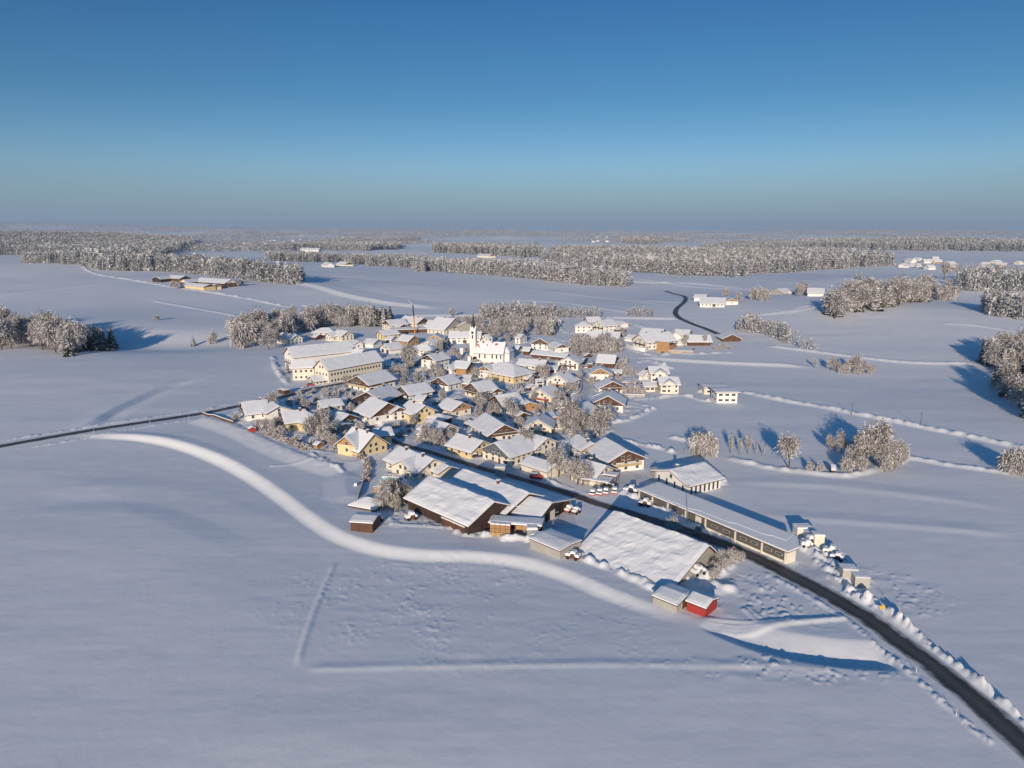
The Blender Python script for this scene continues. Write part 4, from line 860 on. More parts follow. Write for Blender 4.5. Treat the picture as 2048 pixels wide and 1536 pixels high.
link('boom', MB().tube((0,0,0),(1.4,0,2.6),.28,.22,6,0).tube((1.4,0,2.6),(3.2,0,1.2),.22,.16,6,0).me('boom', [redp]), dg); link('bucket', MB().box(2.9,3.7,-.4,.4,.3,1.2,0).me('bucket', [redp]), dg)
def machine(label, px, py, rz, s, mcol, name='snow_covered_machine', seed=1):
    r = random.Random(seed); o = thing(name, label, 'machine', px, py, rz); b = MB(); b.box(-s,s,-.5*s,.5*s,.4,1.0,0); b.box(-.3*s,.5*s,-.4*s,.4*s,1.0,1.0+.7*s*.6,0); b.tube((s,0,.8),(s*1.7,0,.6),.08,.06,5,0)
    link('chassis', b.me('chassis', [mcol]), o)
    for a in (-.6,.6):
        for e in (-1,1): link('wheel', MB().tube((0,-.14,0),(0,.14,0),.45,.45,10,0).me('wheel', [rubber]), o, (a*s, e*.55*s, .42))
    V_, F_2 = grid_shell(2*s, s*1.05, lambda X, Y: X*0+1.002+.42*s*((X > -.3*s)&(X < .5*s)), .75, 12, 8, seed, .35, edge=.35); link('snow_cover', npmesh('snow_cover', V_, F_2, [rsnow]), o)
for i, a in enumerate((('dark snow laden harrow at the left end of the long garage row',1262,985,RD,2.6,darkp),('snow laden trailer between garage row and main road, beside the lamp post',1290,1012,RD,2.2,WALL['b']),
    ('snow topped wagon in the dark yard right of the dark brown field shed',757,1046,.1,1.6,darkp),('flat snow covered trailer in front of the dark brown field shed',734,1058,.05,2.1,WALL['b']),
    ('snow covered plough in the yard below the dark barn',822,1042,.5,1.9,WALL['b']),('white trailer full of snow left of the pale containers',1662,1112,-.5,2.2,whitep),('dark implement in the shaded snow hollow beside the containers',1673,1125,-.6,1.7,darkp),
    ('snow heaped implement row near the lean-to, left one',1118,1112,RD,2.2,metal),('snow heaped implement row near the lean-to, right one',1146,1121,RD,2.0,WALL['b']),('snow covered machine at the foot of the grey hall gable',1395,1156,.5,2.0,metal),
    ('heaped farm machine in the open bay of the cream workshop',1138,1024,.9,1.6,WALL['r']),('second machine stored right of the workshop bay',1152,1027,.9,1.5,WALL['b']),('machine behind the long garage row beside the cabins',1618,1092,.2,2.0,darkp),
    ('snowy machine furthest right of the cabins',1612,1098,-.1,1.6,whitep))): machine(*a, seed=20+i)
pool = single('pool_cover', 'bright blue pool cover edge showing under snow beside the cream winged house', 'pool', MB().box(-4,4,-1.8,1.8,0,.55,0).box(-4.1,4.1,-1.3,1.9,.551,1.0,1).box(-4.2,-1.5,-1.95,-1.3,.552,.8,1), [bluep, snow], 788, 956, -.1)
def pole(label, px, py, h, name='power_pole', cat='pole', lamp=False, group=None):
    o = thing(name, label, cat, px, py, .3, group); link('post', MB().tube((0,0,-.5),(0,0,h),.13,.09,8,0).me('post', [bark if not lamp else metal]), o)
    if lamp: link('lamp_head', MB().tube((0,0,h-.05),(1.1,0,h+.15),.07,.06,6,0).box(.9,1.7,-.16,.16,h+.05,h+.2,0).me('lamp_head', [metal]), o)
    else: link('crossarm', MB().box(-.7,.7,-.06,.06,h-.5,h-.36,0).me('crossarm', [bark]), o)
pole('power pole on the snow bank of the farm lane, nearer the big clump', 1840, 855, 6.5); pole('power pole on the snow bank of the farm lane, further left', 1703, 830, 6)
pole('lamp post in front of the long garage row', 1373, 1046, 9, 'street_lamp', 'lamp', True); pole('lamp post between timber store and lean-to', 1106, 1064, 6, 'street_lamp', 'lamp', True)
pole('lamp post beside the red van by the main road', 1095, 972, 8, 'street_lamp', 'lamp', True); pole('lamp post beside the western road near the low cream house', 604, 810, 7, 'street_lamp', 'lamp', True)
pole('lamp post near the bare verge tree opposite the red vans', 1345, 1062, 6, 'street_lamp', 'lamp', True)
for i, (x, y) in enumerate(((134,878),(188,866),(378,836),(300,846),(1832,1346),(1796,1240),(1912,1432))):
    m = MB(); m.tube((0,0,-.3),(0,0,1.5),.07,.06,6,0); m.tube((0,0,1.1),(0,0,1.25),.075,.075,6,1)
    single('marker_post', ('snow marker post, leftmost on the western road','marker post at the start of the white embankment','marker post on the western road near the village','marker post midway along the western road','marker post by the bend of the main road','marker post beside the yellow sign','marker post nearest the bottom right corner')[i], 'post', m, [whitep, darkp], x, y, 0, 'snow marker posts along the roads')
sg = thing('road_sign', 'yellow place sign behind the ploughed snow bank', 'sign', 1763, 1228, .35); link('post', MB().tube((0,0,-.5),(0,0,1.6),.05,.05,6,0).me('post', [metal]), sg); link('board', MB().box(-.75,.75,-.04,.04,1.3,2.2,0).me('board', [yellowp]), sg)
sh = thing('shrine', 'tall white wayside shrine with snow cap left of the church door', 'shrine', 923, 712, .1); link('body', MB().box(-1.2,1.2,-1.2,1.2,-.4,5.4,0).me('body', [WALL['w']]), sh); link('snow_cover', MB().box(-1.3,1.3,-1.3,1.3,5.401,5.9,0).me('snow_cover', [snow]), sh)
um = thing('terrace_canopy', 'round snow covered canopy on the terrace of the ochre inn', 'canopy', 1024, 762, 0); link('post', MB().tube((0,0,-.5),(0,0,2.2),.15,.15,6,0).me('post', [bark]), um); link('roof', MB().tube((0,0,2.2),(0,0,2.5),4.2,4.2,20,0).me('roof', [WALL['g']]), um); link('snow_cover', MB().tube((0,0,2.502),(0,0,3.2),4.2,3.3,20,0).me('snow_cover', [snow]), um)
cv = thing('conservatory', 'round glass conservatory with snow roof on the big pale yellow house', 'conservatory', 689, 909, 0); link('wall', MB().tube((0,0,-.4),(0,0,2.6),2.7,2.7,12,0).me('wall', [WALL['d']]), cv); link('roof', MB().tube((0,0,2.602),(0,0,3.1),2.9,2.5,16,0).me('roof', [snow]), cv)
for i, (x,y,n) in enumerate(((711,975,'white bale'),(718,984,'second bale'))[:1]):
    m = MB(); m.tube((-.5,0,.35),(.5,0,.35),.5,.5,12,0); m.tube((-.4,0,.75),(.4,0,.75),.3,.3,10,0); single('hay_bale', 'lone snow covered bale on the field left of the sheds', 'bale', m, [snow], x, y, .3)
# garden fences and walls: posts with rails / a thin wall, snow on top
def fence(name, label, cat, s, h, m_, th=.08, sn=.14, group=None):
    P = smooth_line(wp(s), 3); o = bpy.data.objects.new(name, None); C.objects.link(o); o.location = (P[0][0], P[0][1], 0); tag(o, label, cat, group)
    for nm, z0, z1, w, mm in (('panel', -.5, h, th, m_), ('snow_cap', h+.002, h+sn, th+.14, snow)):
        V_ = []; F_2 = []
        T = np.gradient(P, axis=0); T /= np.hypot(T[:,0], T[:,1])[:,None]; N = np.stack([-T[:,1], T[:,0]], -1)
        for i, p in enumerate(P):
            z = gz1(*p)
            for s_, zz in ((-1,z0),(1,z0),(1,z1),(-1,z1)): V_.append((p[0]-P[0][0]+N[i][0]*w/2*s_, p[1]-P[0][1]+N[i][1]*w/2*s_, z+zz))
            if i: F_2 += [(4*(i-1)+a, 4*(i-1)+(a+1)%4, 4*i+(a+1)%4, 4*i+a) for a in range(4)]
        F_2 += [(0,3,2,1), (4*len(P)-4,4*len(P)-3,4*len(P)-2,4*len(P)-1)]
        link(nm, mesh(nm, V_, F_2, [mm]), o)
    return o
fence('garden_wall', 'low snow topped fence at the far left corner of the village', 'fence', '405,829 440,843 467,853', 1.1, WALL['b'], sn=.3)
fence('garden_wall', 'curved white retaining wall around the garden of the great white farmhouse', 'wall', '1252,693 1268,700 1290,703 1300,696', 2.6, WALL['w'], .3)
fence('garden_wall', 'curved garden wall inside the outer bend of the village lane', 'wall', '1163,742 1166,756 1180,764 1203,760', 1.1, WALL['g'], .3, .3)
fence('garden_wall', 'curved hedge wall on the inner side of the village lane', 'wall', '1162,768 1161,784 1150,791 1134,792', 1.2, WALL['g'], .5, .35)
fence('garden_fence', 'snow topped fence below the cream house with red balcony', 'fence', '1060,811 1080,813 1105,810 1118,806', 1.2, WALL['b'], .1, .25)
fence('garden_fence', 'garden fence on the field edge east of the dark gabled chalet', 'fence', '1248,793 1270,794 1290,795', 1.2, WALL['g'], .1, .25)
fence('garden_wall', 'churchyard wall in front of the church', 'wall', '925,728 950,729 975,727 1005,728', 1.3, WALL['w'], .3, .3)
fence('garden_wall', 'wall along the street under the big bare tree', 'wall', '790,742 815,744 840,741 852,737', 1.4, WALL['c'], .3, .3)
fence('garden_fence', 'fence beside the yard left of the snow roofed hut', 'fence', '716,1003 722,985 728,965', 1.1, WALL['b'], .08, .12)
fence('balustrade', 'brown balustrade on the terrace of the eastern farm', 'fence', '1322,706 1350,703 1390,699', 1.2, WALL['b'], .1, .2)

# ------------------------------------------------------------ trees
def bare_tree_meshes(seed, spread=.36, twig_m=twig, dens=1.0, low=.28):
    """unit tree 10 m tall"""
    r = random.Random(seed); T = MB(); tips = []
    def br(p, d, ln, rad, lv):
        q = p+d*ln; T.tube(p, q, rad, rad*.62, 5 if lv < 2 else 3, 0)
        if lv >= 3: tips.append((q, d)); return
        for k in range((5,4,3)[lv]):
            t = r.uniform(.45, 1.0) if k else 1.0; s = p+d*ln*t
            nd = (d+Vector((r.gauss(0,1), r.gauss(0,1), r.gauss(.15,.55)))*(.62 if lv else .75)); nd.z = max(nd.z, -.1); nd.normalize()
            br(s, nd, ln*r.uniform(.55,.8), rad*.58, lv+1)
        tips.append((q, d))
    for k in range(1): br(Vector((0,0,-.3)), Vector((r.uniform(-.06,.06), r.uniform(-.06,.06), 1)).normalized(), 10*low, .26, 0)
    cz = 6.0; n = int(2600*dens); tv = []; tf = []; tm = []
    zmax = max(t[0].z for t in tips); sc = 9.6/zmax
    for i in range(n):
        t, d = r.choice(tips); c = t+Vector((r.gauss(0,.55), r.gauss(0,.55), r.gauss(0,.5)))
        dv = (Vector((c.x, c.y, (c.z-cz)*.8)).normalized()+Vector((r.gauss(0,.6), r.gauss(0,.6), r.gauss(0.1,.6)))).normalized()
        ln = r.uniform(.4, 1.05); w = r.uniform(.03, .07); s = dv.cross(Vector((r.gauss(0,1), r.gauss(0,1), r.gauss(0,1)))).normalized()*w
        b = len(tv); e = c+dv*ln; sn = r.random() < .38
        if sn: s *= 1.25
        tv += [tuple(c-s), tuple(c+s), tuple(e+s*.3), tuple(e-s*.3)]; tf.append((b,b+1,b+2,b+3)); tm.append(1 if sn else 0)
    rmax = 10*spread; rm = sorted(math.hypot(v[0], v[1]) for v in tv)[int(len(tv)*.97)]
    k = rmax/rm; k2 = sc
    T.v = [(x*k, y*k, z*k2) for x,y,z in T.v]; tv = [(x*k, y*k, z*k2) for x,y,z in tv]
    return T.me('trunk', [barks]), npmesh('crown', tv, tf, [twig_m, twigs], tm)
# bark with snow lying on the upper side of limbs
barks = mat('snowy_bark', (.10,.072,.055), .9, .25, 2); t_ = barks.node_tree; bs = t_.nodes['Principled BSDF']; src = bs.inputs['Base Color'].links[0].from_socket
ge = t_.nodes.new('ShaderNodeNewGeometry'); s3 = t_.nodes.new('ShaderNodeSeparateXYZ'); m3 = t_.nodes.new('ShaderNodeMapRange'); m3.inputs[1].default_value = .15; m3.inputs[2].default_value = .45
x3 = t_.nodes.new('ShaderNodeMix'); x3.data_type = 'RGBA'; x3.inputs[7].default_value = SNOWC+(1,)
t_.links.new(ge.outputs['True Normal'], s3.inputs[0]); t_.links.new(s3.outputs[2], m3.inputs[0]); t_.links.new(m3.outputs[0], x3.inputs[0]); t_.links.new(src, x3.inputs[6]); t_.links.new(x3.outputs[2], bs.inputs['Base Color'])
def spruce_meshes(seed, spread=.2, snowf=.5):
    r = random.Random(seed); T = MB().tube((0,0,-.3),(0,0,9.6),.17,.03,6,0); tv = []; tf = []; tm = []
    L_ = 17
    for l in range(L_):
        f = l/(L_-1); z = 1.0+8.3*f; rad = 10*spread*(1-f)**.85*r.uniform(.85,1.1)+.18; nb = int(11-6*f)
        for k in range(nb):
            a = 2*math.pi*(k+r.random()*.8)/nb; rr = rad*r.uniform(.7,1.15); w = rr*.34+.12; dz = -rr*r.uniform(.25,.5); ca, sa = math.cos(a), math.sin(a)
            for lay, (zo, ws_, m_) in enumerate(((-.14,1.15,0),(.02,.9,1))):
                if lay and r.random() > snowf+.25: continue
                b = len(tv); pts = [(0,0,.15),(rr*.55,-w*ws_,dz*.45),(rr*(1.02 if lay == 0 else .9),0,dz),(rr*.55,w*ws_,dz*.45)]
                tv += [(x*ca-y*sa, x*sa+y*ca, z+zz+zo) for x,y,zz in pts]; mid = len(tv); tv.append((rr*.6*ca, rr*.6*sa, z+dz*.35+zo+.12))
                for q in range(4): tf.append((b+q, b+(q+1)%4, mid)); tm.append(m_)
    for i in range(500):
        z = r.uniform(.8, 9.3); rad = 10*spread*(1-(z-.8)/8.8)**.85; a = r.uniform(0,6.283); q = rad*r.uniform(.4,1.05); c = Vector((q*math.cos(a), q*math.sin(a), z-q*.25)); b = len(tv)
        for _ in range(3): tv.append(tuple(c+Vector((r.gauss(0,.22), r.gauss(0,.22), r.gauss(0,.16)))))
        tf.append((b,b+1,b+2)); tm.append(1 if r.random() < snowf else 0)
    return T.me('trunk', [barks]), npmesh('crown', tv, tf, [needle, twigs], tm)
def bush_meshes(seed, m_=twig, sf=.6):
    r = random.Random(seed); T = MB(); tv = []; tf = []; tm = []
    for k in range(7):
        d = Vector((r.gauss(0,.5), r.gauss(0,.5), 1)).normalized(); T.tube((0,0,-.1), d*.7, .035, .015, 3, 0)
    for i in range(520):
        d = Vector((r.gauss(0,1), r.gauss(0,1), abs(r.gauss(0,1))*.8+.02)).normalized(); c = Vector((d.x*.62, d.y*.62, d.z*.85))*r.uniform(.45,.98); ln = r.uniform(.12,.3); w = r.uniform(.018,.05)
        dv = (d+Vector((r.gauss(0,.7), r.gauss(0,.7), r.gauss(.1,.5)))).normalized(); s = dv.cross(Vector((r.gauss(0,1), r.gauss(0,1), r.gauss(0,1)))).normalized()*w
        sn = r.random() < sf*(.6+.5*d.z); 
        if sn: s *= 1.6
        b = len(tv); e = c+dv*ln; tv += [tuple(c-s), tuple(c+s), tuple(e+s*.4), tuple(e-s*.4)]; tf.append((b,b+1,b+2,b+3)); tm.append(1 if sn else 0)
    return T.me('stem', [barks]), npmesh('foliage', tv, tf, [m_, twigs], tm)
PROTO = dict(bare=[bare_tree_meshes(i, .34+.03*(i%3), dens=1.15) for i in range(6)], slim=[bare_tree_meshes(40, .2, dens=.5), bare_tree_meshes(41, .17, dens=.4)],
  hazel=[bare_tree_meshes(50+i, .42, hazel, 1.0, .18) for i in range(2)], low=[bare_tree_meshes(60+i, .5, dens=1.2, low=.16) for i in range(3)],
  spruce=[spruce_meshes(i, .19+.03*(i%3), .62) for i in range(4)], dark=[spruce_meshes(20+i, .2, .2) for i in range(3)],
  bush=[bush_meshes(i) for i in range(4)], rusty=[bush_meshes(30+i, rust, .5) for i in range(2)])
TR = random.Random(11)
SITES = [(o, o.location.copy(), o['label']) for o in C.objects if o.parent is None and o.get('label') and o.get('category') in ('house','farmhouse','barn','inn','hall','shed','garage','church')]
STOP = {'with','and','in','of','the','a','to','at','above','below','behind','beside','under','from','on','by','left','right','front','between','just','one','its'}
def nick(l):
    w = l.replace(',', '').split()[:7]
    while w[-1] in STOP: w.pop()
    return ' '.join(w)
USED = {}
def by_label(what, x, y):
    d, (o, p, l) = min(((math.hypot(x-s[1].x, y-s[1].y), s) for s in SITES), key=lambda q: q[0])
    dx, dy = x-p.x, y-p.y; rel = ('right of' if dx > 0 else 'left of') if abs(dx) > abs(dy)*.8 else ('behind' if dy > 0 else 'in front of')
    t = f'{what} {rel} the {nick(l)}'; USED[t] = USED.get(t, 0)+1; k = USED[t]
    return t if k == 1 else ('second ', 'third ', 'fourth ', 'fifth ', 'sixth ')[min(k-2, 4)]+t
NAMES = dict(bare='bare_tree', slim='sapling', hazel='willow_shrub', low='round_tree', spruce='spruce_tree', dark='spruce_tree', bush='garden_bush', rusty='hedge_bush')
CATS = dict(bare='tree', slim='tree', hazel='tree', low='tree', spruce='spruce', dark='spruce', bush='bush', rusty='bush')
def tree_at(kind, x, y, h, label, group=None, wide=1.0):
    a, b = TR.choice(PROTO[kind]); u_ = kind in ('bush','rusty'); s = h if u_ else h/10; o = bpy.data.objects.new(NAMES[kind], None); C.objects.link(o)
    o.location = (x, y, gz1(x, y)-.05); o.rotation_euler = (0, 0, TR.uniform(0, 6.28)); w = s*wide*TR.uniform(.9,1.12); o.scale = (w, w, s); tag(o, label, CATS[kind], group)
    link('stem' if u_ else 'trunk', a, o); link('foliage' if u_ else 'crown', b, o); return o
def free(x, y, m=1.2):
    for fx, fy, a, b, rz in FOOT:
        dx, dy = x-fx, y-fy; c, s = math.cos(-rz), math.sin(-rz)
        if abs(dx*c-dy*s) < a+m and abs(dx*s+dy*c) < b+m: return False
    X, Y = np.array([x*1.0]), np.array([y*1.0]); return float(road_mask(X, Y, 1.0)[0]) > .9
def trees(kind, label, group, s, wide=1.0):
    for p in s.split():
        x, y, h = map(float, p.split(',')); X, Y = gp(x, y)
        if label.startswith('@'): tree_at(kind, X, Y, h*(.8 if kind != 'low' else .6), by_label(label[1:], X, Y), group, wide)
        else: tree_at(kind, X, Y, h, label, group, wide)
def one(kind, label, px, py, h, wide=1.0): X, Y = gp(px, py); tree_at(kind, X, Y, h, label, None, wide)
def inpoly(x, y, P):
    c = False
    for i in range(len(P)):
        a, b = P[i], P[i-1]
        if (a[1] > y) != (b[1] > y) and x < (b[0]-a[0])*(y-a[1])/(b[1]-a[1])+a[0]: c = not c
    return c
def scatter(n, s, seed, gap):
    r = random.Random(seed); P = wp(s); lo, hi = P.min(0), P.max(0); out = []; tries = 0
    while len(out) < n and tries < n*400:
        tries += 1; x, y = r.uniform(lo[0], hi[0]), r.uniform(lo[1], hi[1])
        if inpoly(x, y, P) and free(x, y) and all((x-a)**2+(y-b)**2 > gap*gap for a, b in out): out.append((x, y))
    return out
def wood(n, s, seed, gap, h0, h1_, kinds, labels, group, wide=1.0):
    r = random.Random(seed)
    pts = scatter(n, s, seed, gap); ax = sorted(p[0]/p[1] for p in pts); ay = sorted(p[1] for p in pts); m_ = len(pts)
    for x, y in pts:
        where = ('left','middle','right')[(x/y > ax[m_//3])+(x/y > ax[2*m_//3])]+(' front' if y < ay[m_//2] else ' back')
        lab_ = {k_: (v_+', '+where) for k_, v_ in labels.items()}
        k = r.choices([a for a,_ in kinds], [b for _,b in kinds])[0]; tree_at(k, x, y, r.uniform(h0, h1_), lab_[CATS[k]], group+(' - spruces' if CATS[k] == 'spruce' else ''), wide)
# single trees one can point at
one('bare', 'tallest bare frosted tree above the street wall left of the church', 817, 740, 16, 1.1)
one('bare', 'great bare tree between the lane chalet and the cream house with yellow balcony', 1138, 858, 14, 1.0)
one('bare', 'great spreading bare tree at the field edge right of the brown and green balcony house', 1200, 864, 13.5, 1.15)
one('bare', 'round bare tree in front of the rippled snow roof farmhouse', 1020, 836, 10.5, 1.2)
one('bare', 'lone frosted tree on the brook edge in the right hand field', 1577, 938, 13, 1.1)
one('spruce', 'small snowy fir beside the church forecourt', 889, 698, 10, 1.3)
one('spruce', 'tall dark spruce above the orchard behind the church', 1103, 670, 16, 1.2)
one('spruce', 'snowy spruce in the front garden of the long inn, larger one', 597, 755, 9.5, 1.5)
one('spruce', 'snowy spruce in the front garden of the long inn, smaller one', 575, 746, 7.5, 1.4)
one('spruce', 'slim lone spruce on the far edge of the left field', 387, 692, 9, 1.2)
one('low', 'round frosted bush tree right of the slim lone spruce', 428, 687, 9, .9)
one('low', 'little frosted thicket in the middle of the left snowfield', 312, 641, 4, 1.6)
one('bare', 'bare tree standing in the yard behind the dark brown field shed', 768, 1026, 9, .9)
one('bare', 'small bare tree on the verge between grey hall and long garage row', 1349, 1070, 6)
one('bare', 'bare tree between the cream annexes of the eastern farm', 1370, 692, 9)
one('bare', 'bare tree in front of the dark timber barn of the eastern farm', 1408, 690, 9)
one('bare', 'bare tree beside the end of the white barn with green panel', 1245, 674, 8)
one('bare', 'bare tree on the horizon side of the huge grey gabled barn', 906, 634, 10)
one('slim', 'thin sapling in the right field left of the small tree clump', 1629, 736, 7)
one('bare', 'frosted tree among the snowed-in garden at the front of the grey shop house, left', 1042, 909, 8)
one('bare', 'frosted tree among the snowed-in garden at the right of the grey shop house', 1052, 906, 11)
one('bare', 'frosted tree touching the gable of the cream garage block', 1117, 954, 12)
g = 'frosted trees in the village gardens'; lb = '@frosted tree'
trees('bare', lb, g, '700,774,9 690,772,8 722,806,9 740,801,7 712,778,9 800,754,10 811,762,9 790,748,9 806,772,7 985,832,10 966,822,9 975,810,8 950,813,7 960,834,7 995,840,8 1074,803,10 1066,808,8 1115,806,9 1126,812,10 1110,797,8 1160,864,13 1126,868,11 1150,874,10 1170,858,9 1215,851,12 1190,874,10 1164,904,10 1155,897,8 1130,947,9 1155,970,13 1148,962,10 1166,967,11 1176,970,9 1141,960,8 1062,902,9 1310,962,6 852,884,11 863,890,9 875,892,9 882,886,8 892,882,7 905,888,7 1310,960,6')
trees('low', lb, g, '471,846,5 520,864,7 534,867,8 545,872,8 555,864,8 565,877,7 627,870,11 615,874,9 640,864,12 650,874,10 660,882,9 620,860,9 672,870,8 645,890,9 655,892,8 668,897,7 652,857,11 641,850,9 866,744,8 874,750,9 880,754,8 860,752,7 1262,784,6 1275,787,7 1285,792,6 1250,791,6 1240,771,7 1290,779,6 1182,767,6 1190,774,6 1262,776,6 1250,750,6 1262,754,6 1275,752,5 1290,750,5 1235,757,5 1145,775,8 1150,782,7 1140,770,8 1135,782,7 1242,737,9 1250,730,8 1247,747,7 1262,744,6 830,958,6 1440,699,6 1450,698,6 1430,701,5 1462,700,4')
trees('hazel', 'one of the yellow green twigged frosted shrubs between the barn and the snow roofed huts', 'yellow green shrubs beside the dark barn', '785,1014,9 795,1002,8 775,1007,7 805,1007,6 765,1012,6 790,1024,5 812,1002,6 826,1007,5 772,992,6 840,1014,5')
trees('spruce', '@small snowy fir', 'small snowy firs in the village gardens', '698,806,6 730,694,7 742,692,6 847,878,10 624,676,6 1232,742,7 1205,868,6 936,744,5 770,738,6 1188,752,5')
trees('low', 'one of the low frosted shrubs between the grey hall gable and the road', 'frosted shrubs beside the grey hall', '1440,1137,3.2 1455,1130,3.6 1470,1126,3 1430,1152,3.2 1446,1146,2.6 1482,1122,2.5 1425,1166,2.6 1395,1068,2.4')
trees('low', 'one of the rounded frosted shrubs left of the brook saplings', 'rounded shrubs by the brook', '1400,911,8 1412,913,8 1392,909,7 1426,913,6')
trees('slim', 'one of the thin leafless saplings along the brook', 'thin saplings by the brook', '1460,906,8 1478,909,7 1495,906,8 1510,909,6 1525,912,5')
trees('bare', 'one of the crowded frosted trees around the brown hut by the brook', 'clump of trees by the brook', '1698,936,8 1716,926,11 1731,930,13 1745,926,16.5 1763,935,11 1779,930,10 1794,923,8 1754,916,12 1718,914,10 1682,905,9 1662,903,7')
trees('low', 'one of the low frosted shrubs at the foot of the brook clump', 'shrubs under the brook clump', '1690,946,5 1720,947,5 1770,942,5 1790,936,5 1808,925,4 1640,946,3 1620,943,3')
A('hut', 'brown hut under the brook side tree clump', 'hut', [V(1672,929,1661,928,3.6,5,'b',pitch=20,win=0,ov=.3)])
trees('bare', 'one of the trees of the small clump in the middle of the right hand snowfields', 'small clump in the right fields', '1661,741,9 1672,743,8 1700,743,8 1712,746,12 1725,746,8')
trees('low', 'one of the shrubs of the small clump in the right hand snowfields', 'small clump in the right fields, shrubs', '1690,746,5 1738,747,5 1681,747,5 1718,748,6 1745,745,4')
trees('bare', 'one of the frosted trees beside the farm right of the road bend', 'trees beside the road bend farm', '1452,601,13 1476,606,12')
trees('low', 'one of the frosted trees in the field between road bend farm and hamlet', 'field trees by the hamlet', '1505,599,11 1522,601,12 1532,601,10 1595,589,11 1608,589,12 1602,592,10')
trees('spruce', 'one of the dark spruces beside the small hamlet', 'spruces of the hamlet', '1603,576,12 1688,574,14 1692,582,9 1712,560,14 1722,560,13')
trees('bare', 'bare tree beside the farm in the left fields', 'trees of the left farm', '346,579,11 354,579,10 478,573,10 484,572,8')
trees('bare', 'one of the big frosted trees beyond the right hand spruce wood', 'big trees beyond the right wood', '1888,560,24 1850,582,20 1842,580,18 1898,578,13')
trees('low', 'one of the round frosted trees in front of the far right wood', 'round trees before the far right wood', '1884,601,15 1896,601,15 1906,600,13 1876,600,10')
# woods near enough to see their trees
wood(62, '-70,700 0,700 60,694 100,708 150,714 170,710 150,690 120,674 60,666 -70,664', 101, 5.5, 15, 24, (('bare',6),('dark',2)), dict(tree='one of the tall frosted trees of the wood at the left edge', spruce='one of the dark spruces of the wood at the left edge'), 'wood at the left edge', 1.15)
wood(26, '150,706 175,704 228,702 232,692 180,684 140,680', 102, 4.5, 13, 18, (('dark',6),('bare',1)), dict(tree='one of the bare trees among the dark spruces right of the left wood', spruce='one of the dark shaded spruces at the right end of the left wood'), 'dark trees right of the left wood', 1.3)
wood(62, '463,692 500,700 545,700 575,680 640,657 700,654 745,654 745,640 700,636 600,645 530,656 470,672', 103, 6, 12, 18, (('bare',7),('low',2),('spruce',1)), dict(tree='one of the frosted bare trees of the wood behind the long inn', spruce='one of the spruces inside the wood behind the long inn'), 'wood behind the long inn', 1.15)
wood(20, '738,655 782,652 782,643 742,643', 104, 4, 15, 19, (('dark',3),('spruce',2)), dict(tree='', spruce='one of the dark spruces ending the wood behind the inn'), 'spruces at the end of the inn wood', 1.1)
wood(48, '890,648 955,676 1005,684 1040,682 1070,672 1110,672 1110,652 1040,650 955,655', 105, 5.5, 6, 10, (('bare',5),('low',2)), dict(tree='one of the frosted orchard trees above the church'), 'orchard trees above the church', 1.2)
wood(24, '1140,702 1150,686 1200,684 1240,694 1246,706 1190,708 1185,716 1150,716', 106, 6.5, 7.5, 10, (('bare',5),('low',2)), dict(tree='one of the big frosted trees of the orchard right of the balcony chalet'), 'orchard trees right of the chalet', 1.25)
wood(75, '1650,642 1690,632 1760,619 1840,607 1862,598 1842,591 1760,598 1656,622', 107, 5, 17, 25, (('bare',4),('spruce',3)), dict(tree='one of the frosted trees of the hilltop wood in the right fields', spruce='one of the snowy spruces of the hilltop wood in the right fields'), 'hilltop wood in the right fields', 1.4)
wood(26, '1962,730 1990,742 2070,750 2070,715 1975,712', 108, 6, 14, 20, (('bare',4),('spruce',2)), dict(tree='one of the frosted trees of the upper wood at the right edge', spruce='one of the spruces of the upper wood at the right edge'), 'upper wood at the right edge', 1.15)
wood(34, '1992,775 2020,808 2075,855 2110,860 2110,770 2010,752', 109, 5, 12, 17, (('bare',4),('dark',3)), dict(tree='one of the frosted trees of the lower wood at the right edge', spruce='one of the spruces of the lower wood at the right edge'), 'lower wood at the right edge', 1.15)
trees('low', 'one of the frosted shrubs at the right edge below the lower wood', 'shrubs at the right edge', '2015,945,7 2030,948,8 2046,950,8 2008,940,5')
for i, (x, y) in enumerate(scatter(46, '470,850 560,790 700,775 760,752 800,740 900,690 1000,735 1120,720 1170,735 1290,790 1230,845 1190,905 1100,940 1000,915 880,905 800,880 740,925 640,905 540,880', 202, 7)):
    tree_at('low' if i%3 else 'bare', x, y, TR.uniform(4, 7), by_label('small frosted garden tree', x, y), 'small frosted garden trees in the village', .9)
# hedge on the left garden edge and small snow laden garden bushes
for i, (x, y) in enumerate(zip(np.linspace(538,612,15), np.linspace(874,904,15))):
    tree_at('rusty', *gp(x, y), 2.2, 'one of the red brown snow topped bushes of the hedge at the left garden edge', 'red brown hedge at the left garden edge', 1.5)
for x, y in ((700,912),(712,916),(722,920),(733,925),(736,940),(734,952),(732,962),(735,932)): tree_at('rusty', *gp(x, y), 2.0, 'one of the snow laden bushes along the boundary below the pale yellow house', 'boundary bushes below the pale yellow house', 1.3)
for i, (x, y) in enumerate(scatter(280, '470,850 560,790 640,765 760,752 790,700 900,690 1000,735 1120,700 1170,735 1240,745 1290,790 1230,845 1190,905 1240,915 1100,940 1000,915 880,905 800,880 740,925 640,905 540,880', 201, 4)):
    tree_at('bush', x, y, TR.uniform(1.3, 3.2), by_label('snow laden bush', x, y), 'snow laden bushes in the village gardens', TR.uniform(.9,1.4))
